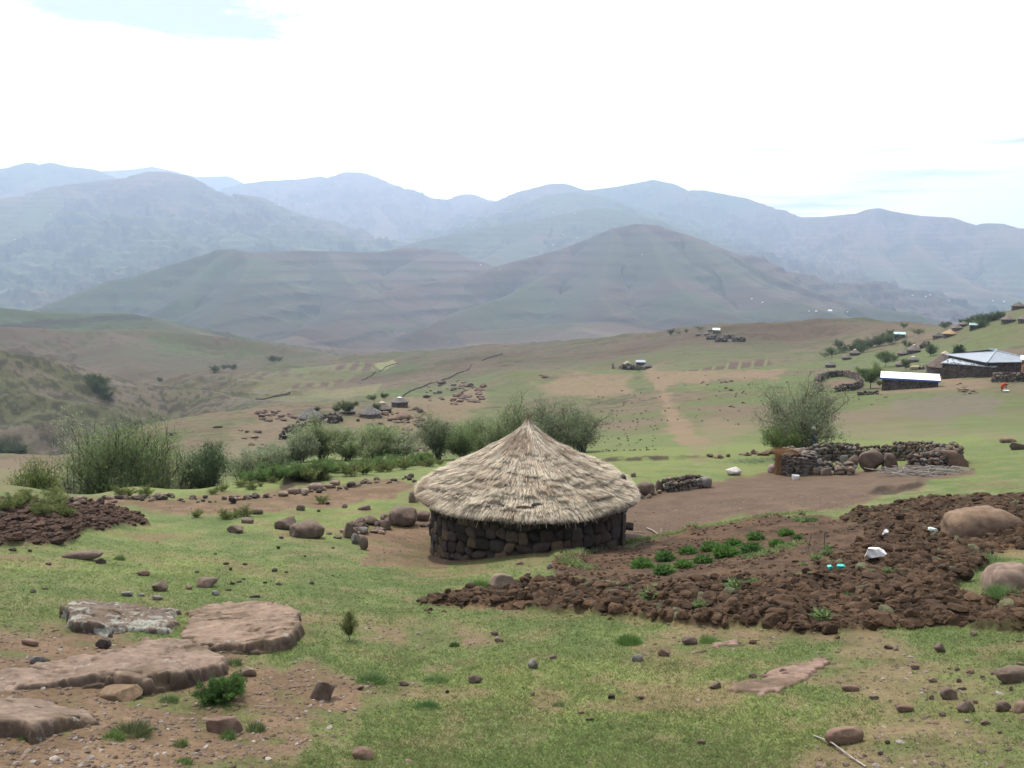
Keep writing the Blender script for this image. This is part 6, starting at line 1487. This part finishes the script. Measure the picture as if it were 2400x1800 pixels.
for i in range(n):
    d = np.array([math.cos(a[i]), math.sin(a[i]), g.normal() * .08]) * L_[i] / 2; sg.append((np.array([cx_[i] - d, cx_[i] + g.normal(size=3) * .05, cx_[i] + d]), np.array([.016, .014, .007])))
V, Fq = tubes(sg, 4); tag(obj('brushwood_pile', new_mesh('brushwood_pile', V, Fq, None, True, MAT['twig']), None, tuple(p)), 'heap of bleached brushwood in front of the red boulder', 'brushwood')
bk = stand(1864, 1124, 30, 60); V, Fq = tubes([(np.array([[0, 0, 0], [0, 0, .02], [0, 0, .17], [0, 0, .20]]), np.array([.13, .14, .165, .175]))], 20)
V2 = np.concatenate([V, [[0, 0, .01]]]); tb_ = empty('bucket', tuple(bk)); tag(tb_, 'white bucket on the grass before the stone store', 'bucket')
obj('pail', new_mesh('pail', V2, [Fq, np.array([[i, (i + 1) % 20, 80] for i in range(20)])], None, True, MAT['plastic_white']), tb_)
V, Fq = tubes([(np.array([[-.17, 0, .19], [-.12, -.1, .22], [0, -.15, .24], [.12, -.1, .22], [.17, 0, .19]]), np.full(5, .006))], 5); obj('handle', new_mesh('handle', V, Fq, None, True, MAT['twig']), tb_)
# straw heap in the hamlet
p = stand(2147, 866, 60, 300); V, Fc, tn = rock_shape(77, 'round', 3); V = V * np.array([1.4, 1.0, .6]); V[:, 2] += .3
tag(obj('straw_heap', new_mesh('straw_heap', V, Fc, np.array([[.28, .23, .14]]) * tn[:, None], True, MAT['thatch_far']), None, tuple(p)), 'pale heap of straw beside the low grey hut', 'straw heap')


# ------------------------------------------------------------------ people
def person(loc, yaw, pose, label, cloth, hair='cloth_dark', hs=1.0):
    """continuous skinned body; pose: 'stand', 'sit' or 'bend'"""
    t = empty('person', tuple(loc), yaw, hs); tag(t, label, 'person')
    if pose == 'stand':
        J = dict(pel=(0, 0, .95), sp=(0, .02, 1.2), ch=(0, 0, 1.4), nk=(0, -.02, 1.52), hd=(0, -.04, 1.62), ht=(0, -.03, 1.74), ls=(-.18, 0, 1.42), le=(-.25, .02, 1.15), lw=(-.22, -.14, .95), lh=(-.2, -.2, .88), rs=(.18, 0, 1.42), re=(.25, .02, 1.15), rw=(.22, -.14, .95), rh=(.2, -.2, .88),
                 lk=(-.1, -.03, .5), la=(-.11, 0, .08), lf=(-.11, -.15, .03), rk=(.1, -.03, .5), ra=(.11, 0, .08), rf=(.11, -.15, .03))
    elif pose == 'sit':
        J = dict(pel=(0, 0, .15), sp=(0, .04, .38), ch=(0, 0, .58), nk=(0, -.03, .70), hd=(0, -.06, .80), ht=(0, -.05, .92), ls=(-.18, 0, .60), le=(-.24, -.08, .38), lw=(-.15, -.30, .34), lh=(-.12, -.37, .33), rs=(.18, 0, .60), re=(.24, -.08, .38), rw=(.15, -.30, .34), rh=(.12, -.37, .33),
                 lk=(-.15, -.38, .36), la=(-.14, -.52, .06), lf=(-.14, -.66, .03), rk=(.15, -.38, .36), ra=(.14, -.52, .06), rf=(.14, -.66, .03))
    else:
        J = dict(pel=(0, 0, .85), sp=(0, -.22, .98), ch=(0, -.42, .98), nk=(0, -.54, .95), hd=(0, -.64, .92), ht=(0, -.74, .86), ls=(-.18, -.42, .98), le=(-.2, -.45, .68), lw=(-.12, -.52, .45), lh=(-.1, -.54, .37), rs=(.18, -.42, .98), re=(.2, -.45, .68), rw=(.12, -.52, .45), rh=(.1, -.54, .37),
                 lk=(-.12, -.06, .45), la=(-.13, .03, .08), lf=(-.13, -.12, .03), rk=(.12, -.06, .45), ra=(.13, .03, .08), rf=(.13, -.12, .03))
    R_ = dict(pel=.14, sp=.13, ch=.15, nk=.055, hd=.095, ht=.07, ls=.065, le=.045, lw=.032, lh=.035, rs=.065, re=.045, rw=.032, rh=.035, lk=.062, la=.042, lf=.035, rk=.062, ra=.042, rf=.035)
    E = [('pel', 'sp'), ('sp', 'ch'), ('ch', 'nk'), ('nk', 'hd'), ('hd', 'ht'), ('ch', 'ls'), ('ls', 'le'), ('le', 'lw'), ('lw', 'lh'), ('ch', 'rs'), ('rs', 're'), ('re', 'rw'), ('rw', 'rh'), ('pel', 'lk'), ('lk', 'la'), ('la', 'lf'), ('pel', 'rk'), ('rk', 'ra'), ('ra', 'rf')]
    K = list(J); me = bpy.data.meshes.new('body'); me.from_pydata([J[k] for k in K], [(K.index(a), K.index(b)) for a, b in E], []); me.materials.append(MAT['skin'])
    b = obj('body', me, t); m = b.modifiers.new('skin', 'SKIN')
    if not me.skin_vertices: me.attributes  # skin layer is made by the modifier
    bm = bmesh.new(); bm.from_mesh(me); ly = bm.verts.layers.skin.verify(); bm.verts.ensure_lookup_table()
    for i, k in enumerate(K): bm.verts[i][ly].radius = (R_[k], R_[k]); bm.verts[i][ly].use_root = (k == 'pel')
    bm.to_mesh(me); bm.free(); b.modifiers.new('smooth', 'SUBSURF').levels = 1; b.modifiers['smooth'].render_levels = 2
    # a blanket or coat that follows the trunk
    pts = [np.array(J[k], float) for k in ('ch', 'sp', 'pel')]; low = (np.array(J['lk']) + J['rk']) / 2; low = low * np.array([0, 1, 1.0])
    path = [pts[0] + (pts[0] - pts[1]) * .35, pts[0], pts[1], pts[2], (pts[2] + low) / 2, low]; rad = [.09, .215, .20, .21, .23, .25]
    V, Fq = tubes([(np.array(path), np.array(rad))], 14); obj('coat', new_mesh('coat', V, Fq, None, True, MAT[cloth]), t)
    V, Fc = ico(2); hd = (np.array(J['hd']) + J['ht']) / 2; V = V * .115 + hd + np.array([0, .02, .04]); obj('hat' if hair == 'cloth_grey' else 'hair', new_mesh('hair', V, Fc, None, True, MAT[hair]), t)
    return t
pp = stand(1904, 1046, r=49.2); person((pp[0], pp[1], pp[2]), .3, 'stand', 'person in dark blue clothes and pale cap standing behind the kraal wall', 'cloth_blue', 'cloth_grey', 1.0)
pp = stand(2348, 917, 60, 300); person(tuple(pp), 1.5, 'bend', 'person in red clothes bending over a white basin below the right-edge kraal', 'cloth_red', 'cloth_red', 1.05)
bz_ = stand(2357, 919, 60, 300); V, Fq = tubes([(np.array([[0, 0, 0], [0, 0, .04], [0, 0, .22], [0, 0, .26]]), np.array([.25, .3, .42, .45]))], 18)
tag(obj('basin', new_mesh('basin', np.concatenate([V, [[0, 0, .03]]]), [Fq, np.array([[i, (i + 1) % 18, 72] for i in range(18)])], None, True, MAT['plastic_white']), None, tuple(bz_)), 'white basin on the grass beside the person in red', 'basin')
pp = stand(2155, 866, 60, 300); person(tuple(pp), 1.2, 'sit', 'person in dark clothes sitting against the straw heap', 'cloth_dark')
pp = stand(2163, 866, 60, 300); person(tuple(pp), .4, 'sit', 'person in dark clothes sitting nearer the large brown hut', 'cloth_blue')

# ------------------------------------------------------------------ soil clods, gravel, grass: uncountable stuff
def sample_cells(weight, n, r0, r1, seed):
    g = np.random.default_rng(seed); j0 = np.searchsorted(LR, math.log(r0)); j1 = np.searchsorted(LR, math.log(r1)); i0 = len(left_a); i1 = i0 + len(fine)
    w_ = weight[j0:j1, i0:i1].astype(float); w_ = np.clip(w_, 0, None) ** 1.5; f = np.cumsum(w_.ravel()); f /= f[-1]; k = np.searchsorted(f, g.uniform(size=n)); jj = k // (i1 - i0) + j0; ii = k % (i1 - i0) + i0
    a = AZ[ii] + g.uniform(-.5, .5, n) * .0011; l = LR[jj] + g.uniform(-.5, .5, n) * .0036; r = np.exp(l); x = r * np.sin(a); y = r * np.cos(a)
    return np.stack([x, y, H(x, y)], -1), jj, ii, g
P_, jj, ii, g = sample_cells(np.where(M_pl > .55, 1, 0) * (.45 + .55 * sstep(-.3, .3, fbm(X2 / .8, Y2 / .8, 92, 3))) + np.where((M_bed > .6) & (M_pl < .5), .5, 0) * sstep(-.35, .3, fbm(X2 / 1.3, Y2 / .7, 93, 3)) + .16 * M_soft, 34000, 9, 45, 1)
sz = .013 + .125 * g.uniform(size=len(P_)) ** 10.0; bg0 = g.uniform(size=len(P_)) < .006; sz[bg0] = g.uniform(.11, .18, bg0.sum()); inb = (M_bed[jj, ii] > .6) & (M_pl[jj, ii] < .5) | (M_pl[jj, ii] < .4); sz[inb] = np.minimum(sz[inb], .055); dm = sz[:, None] * g.uniform(.5, 1.3, (len(P_), 3)) * np.array([1.15, 1, .75]); P_[:, 2] += sz * .02
cc = np.array([.060, .036, .021])[None] * g.uniform(.5, 1.45, (len(P_), 1)); gr_ = g.uniform(size=len(P_)) < .03; cc[gr_] = np.array([.09, .09, .05]) * g.uniform(.7, 1.2, (gr_.sum(), 1))
rt_ = g.uniform(0, 6.28, len(P_)); bg_ = sz > .045
h_ = int(bg_.sum() * .6); q1 = np.nonzero(bg_)[0][:h_]; q2 = np.nonzero(bg_)[0][h_:]; Va, Fa, Ca = pile(P_[q1], dm[q1], rt_[q1], cc[q1], 'lump', 2, 61, 24); Vc, Fc_, Cc = pile(P_[q2], dm[q2], rt_[q2], cc[q2], 'angular', 2, 65, 16); Fc_ = Fc_ + len(Va); Va = np.concatenate([Va, Vc]); Ca = np.concatenate([Ca, Cc]); Vb, Fb, Cb = pile(P_[~bg_], dm[~bg_], rt_[~bg_], cc[~bg_], 'lump', 1, 64, 16)
tag(obj('soil_clods', new_mesh('soil_clods', np.concatenate([Va, Vb]), [Fa, Fc_, Fb + len(Va)], np.concatenate([Ca, Cb]), False, MAT['clod'])), 'dark brown turned clods of the ploughed garden', 'clods', None, 'stuff')
P_, jj, ii, g = sample_cells(np.where(M_ls > .6, 1, 0), 3500, 20, 47, 2)
sz = .03 + .12 * g.uniform(size=len(P_)) ** 4; dm = sz[:, None] * g.uniform(.6, 1.1, (len(P_), 3)) * np.array([1.15, 1, .7]); P_[:, 2] += sz * .2
V, Fc, CC = pile(P_, dm, g.uniform(0, 6.28, len(P_)), np.array([.062, .037, .026])[None] * g.uniform(.6, 1.4, (len(P_), 1)), 'lump', 1, 62, 10)
tag(obj('dark_clods', new_mesh('dark_clods', V, Fc, CC, False, MAT['clod'])), 'almost black clods of the ploughed patch on the left', 'clods', None, 'stuff')
P_, jj, ii, g = sample_cells(np.clip(soil_near, 0, 1) * .9 + .03, 8000, 6.8, 34, 3)
sz = .008 + .03 * g.uniform(size=len(P_)) ** 3; dm = sz[:, None] * g.uniform(.6, 1.2, (len(P_), 3)) * np.array([1.1, 1, .6]); P_[:, 2] += sz * .15
pal = np.array([(.17, .12, .09), (.10, .075, .06), (.22, .19, .165), (.28, .25, .22), (.13, .09, .065)])[g.choice(5, len(P_), p=(.37, .32, .14, .015, .155))]
V, Fc, CC = pile(P_, dm, g.uniform(0, 6.28, len(P_)), pal, 'angular', 1, 63, 10)
tag(obj('gravel', new_mesh('gravel', V, Fc, CC, False, MAT['stone'])), 'loose gravel and chips on the foreground soil', 'gravel', None, 'stuff')
P_, jj, ii, g = sample_cells(np.clip(GREEN * (1 - fgm * .75), 0, 1) + .03, 230000, 6.8, 34, 4)
n = len(P_); hgt = g.uniform(.010, .034, n) * (1 + .6 * (g.uniform(size=n) > .97)); an = g.uniform(0, 6.28, n)
tip = P_ + np.stack([np.cos(an) * hgt * 1.1, np.sin(an) * hgt * 1.1, hgt], -1); P_[:, 2] -= .003; ok_ = np.hypot(P_[:, 0], P_[:, 1]) < g.uniform(14, 34, n)
vc = (colr[jj, ii] * .8 + np.array([.03, .028, .014])) * g.uniform(1.15, 2.15, (n, 1)); dry = g.uniform(size=n) < .10; vc[dry] = np.array([.30, .26, .16]) * g.uniform(.6, 1.2, (dry.sum(), 1))
sd_ = g.normal(size=(n, 3)); sd_ = np.cross(tip - P_, sd_); sd_ /= np.linalg.norm(sd_, axis=1, keepdims=True) + 1e-9; sd_ *= (g.uniform(.0025, .0055, n) * (1 + np.hypot(P_[:, 0], P_[:, 1]) / 30))[:, None]
P_, tip, sd_, vc = P_[ok_], tip[ok_], sd_[ok_], vc[ok_]; n = len(P_)
V = np.stack([P_ - sd_, P_ + sd_, tip], 1).reshape(-1, 3)
tag(obj('grass', new_mesh('grass', V, np.arange(3 * n).reshape(-1, 3), np.repeat(vc, 3, 0), False, MAT['grass'])), 'short grazed grass of the foreground', 'grass', None, 'stuff')

P_, jj, ii, g = sample_cells(np.clip(GREEN * (1 - fgm * .55), 0, 1) + .04, 4200, 6.8, 24, 6)
k = 14; n = len(P_) * k; C0 = np.repeat(P_, k, 0); R0 = np.repeat(g.uniform(.012, .05, len(P_)), k); H0 = np.repeat(g.uniform(.02, .065, len(P_)), k)
an = g.uniform(0, 6.28, n); q = R0 * np.sqrt(g.uniform(size=n)); b_ = C0 + np.stack([np.cos(an) * q, np.sin(an) * q, 0 * q - .004], -1); tp_ = b_ + np.stack([np.cos(an) * H0 * .7, np.sin(an) * H0 * .7, H0 * g.uniform(.4, 1, n)], -1)
tc_ = np.array([(.12, .19, .05), (.155, .21, .07), (.08, .14, .04), (.28, .24, .14), (.17, .21, .085)])[g.choice(5, len(P_), p=(.3, .25, .2, .12, .13))]
V, Fq, CC = blades(b_, tp_, np.full(n, .0055), np.repeat(tc_, k, 0) * g.uniform(.7, 1.35, (n, 1)), g)
tag(obj('grass_tufts', new_mesh('grass_tufts', V, Fq, CC, False, MAT['grass'])), 'small uneven tussocks all over the grazed turf', 'grass', None, 'stuff')


# ------------------------------------------------------------------ haze between the ridges
def haze():
    bm = bmesh.new(); bmesh.ops.create_cube(bm, size=1)
    for v in bm.verts: v.co = Vector((v.co.x * 31500, v.co.y * 31500, (v.co.z + .5) * 2150 - 750))
    me = bpy.data.meshes.new('haze'); bm.to_mesh(me); bm.free()
    m = bpy.data.materials.new('haze'); m.use_nodes = True; t = m.node_tree; t.nodes.clear()
    pv = t.nodes.new('ShaderNodeVolumePrincipled'); pv.inputs['Color'].default_value = (.60, .75, 1.0, 1)
    pv.inputs['Density'].default_value = 1.15e-4; pv.inputs['Anisotropy'].default_value = 0.3
    o = t.nodes.new('ShaderNodeOutputMaterial'); t.links.new(pv.outputs[0], o.inputs['Volume'])
    me.materials.append(m)
    tag(obj('haze', me), kind='stuff', label='pale blue air haze fading the far mountains')
haze()
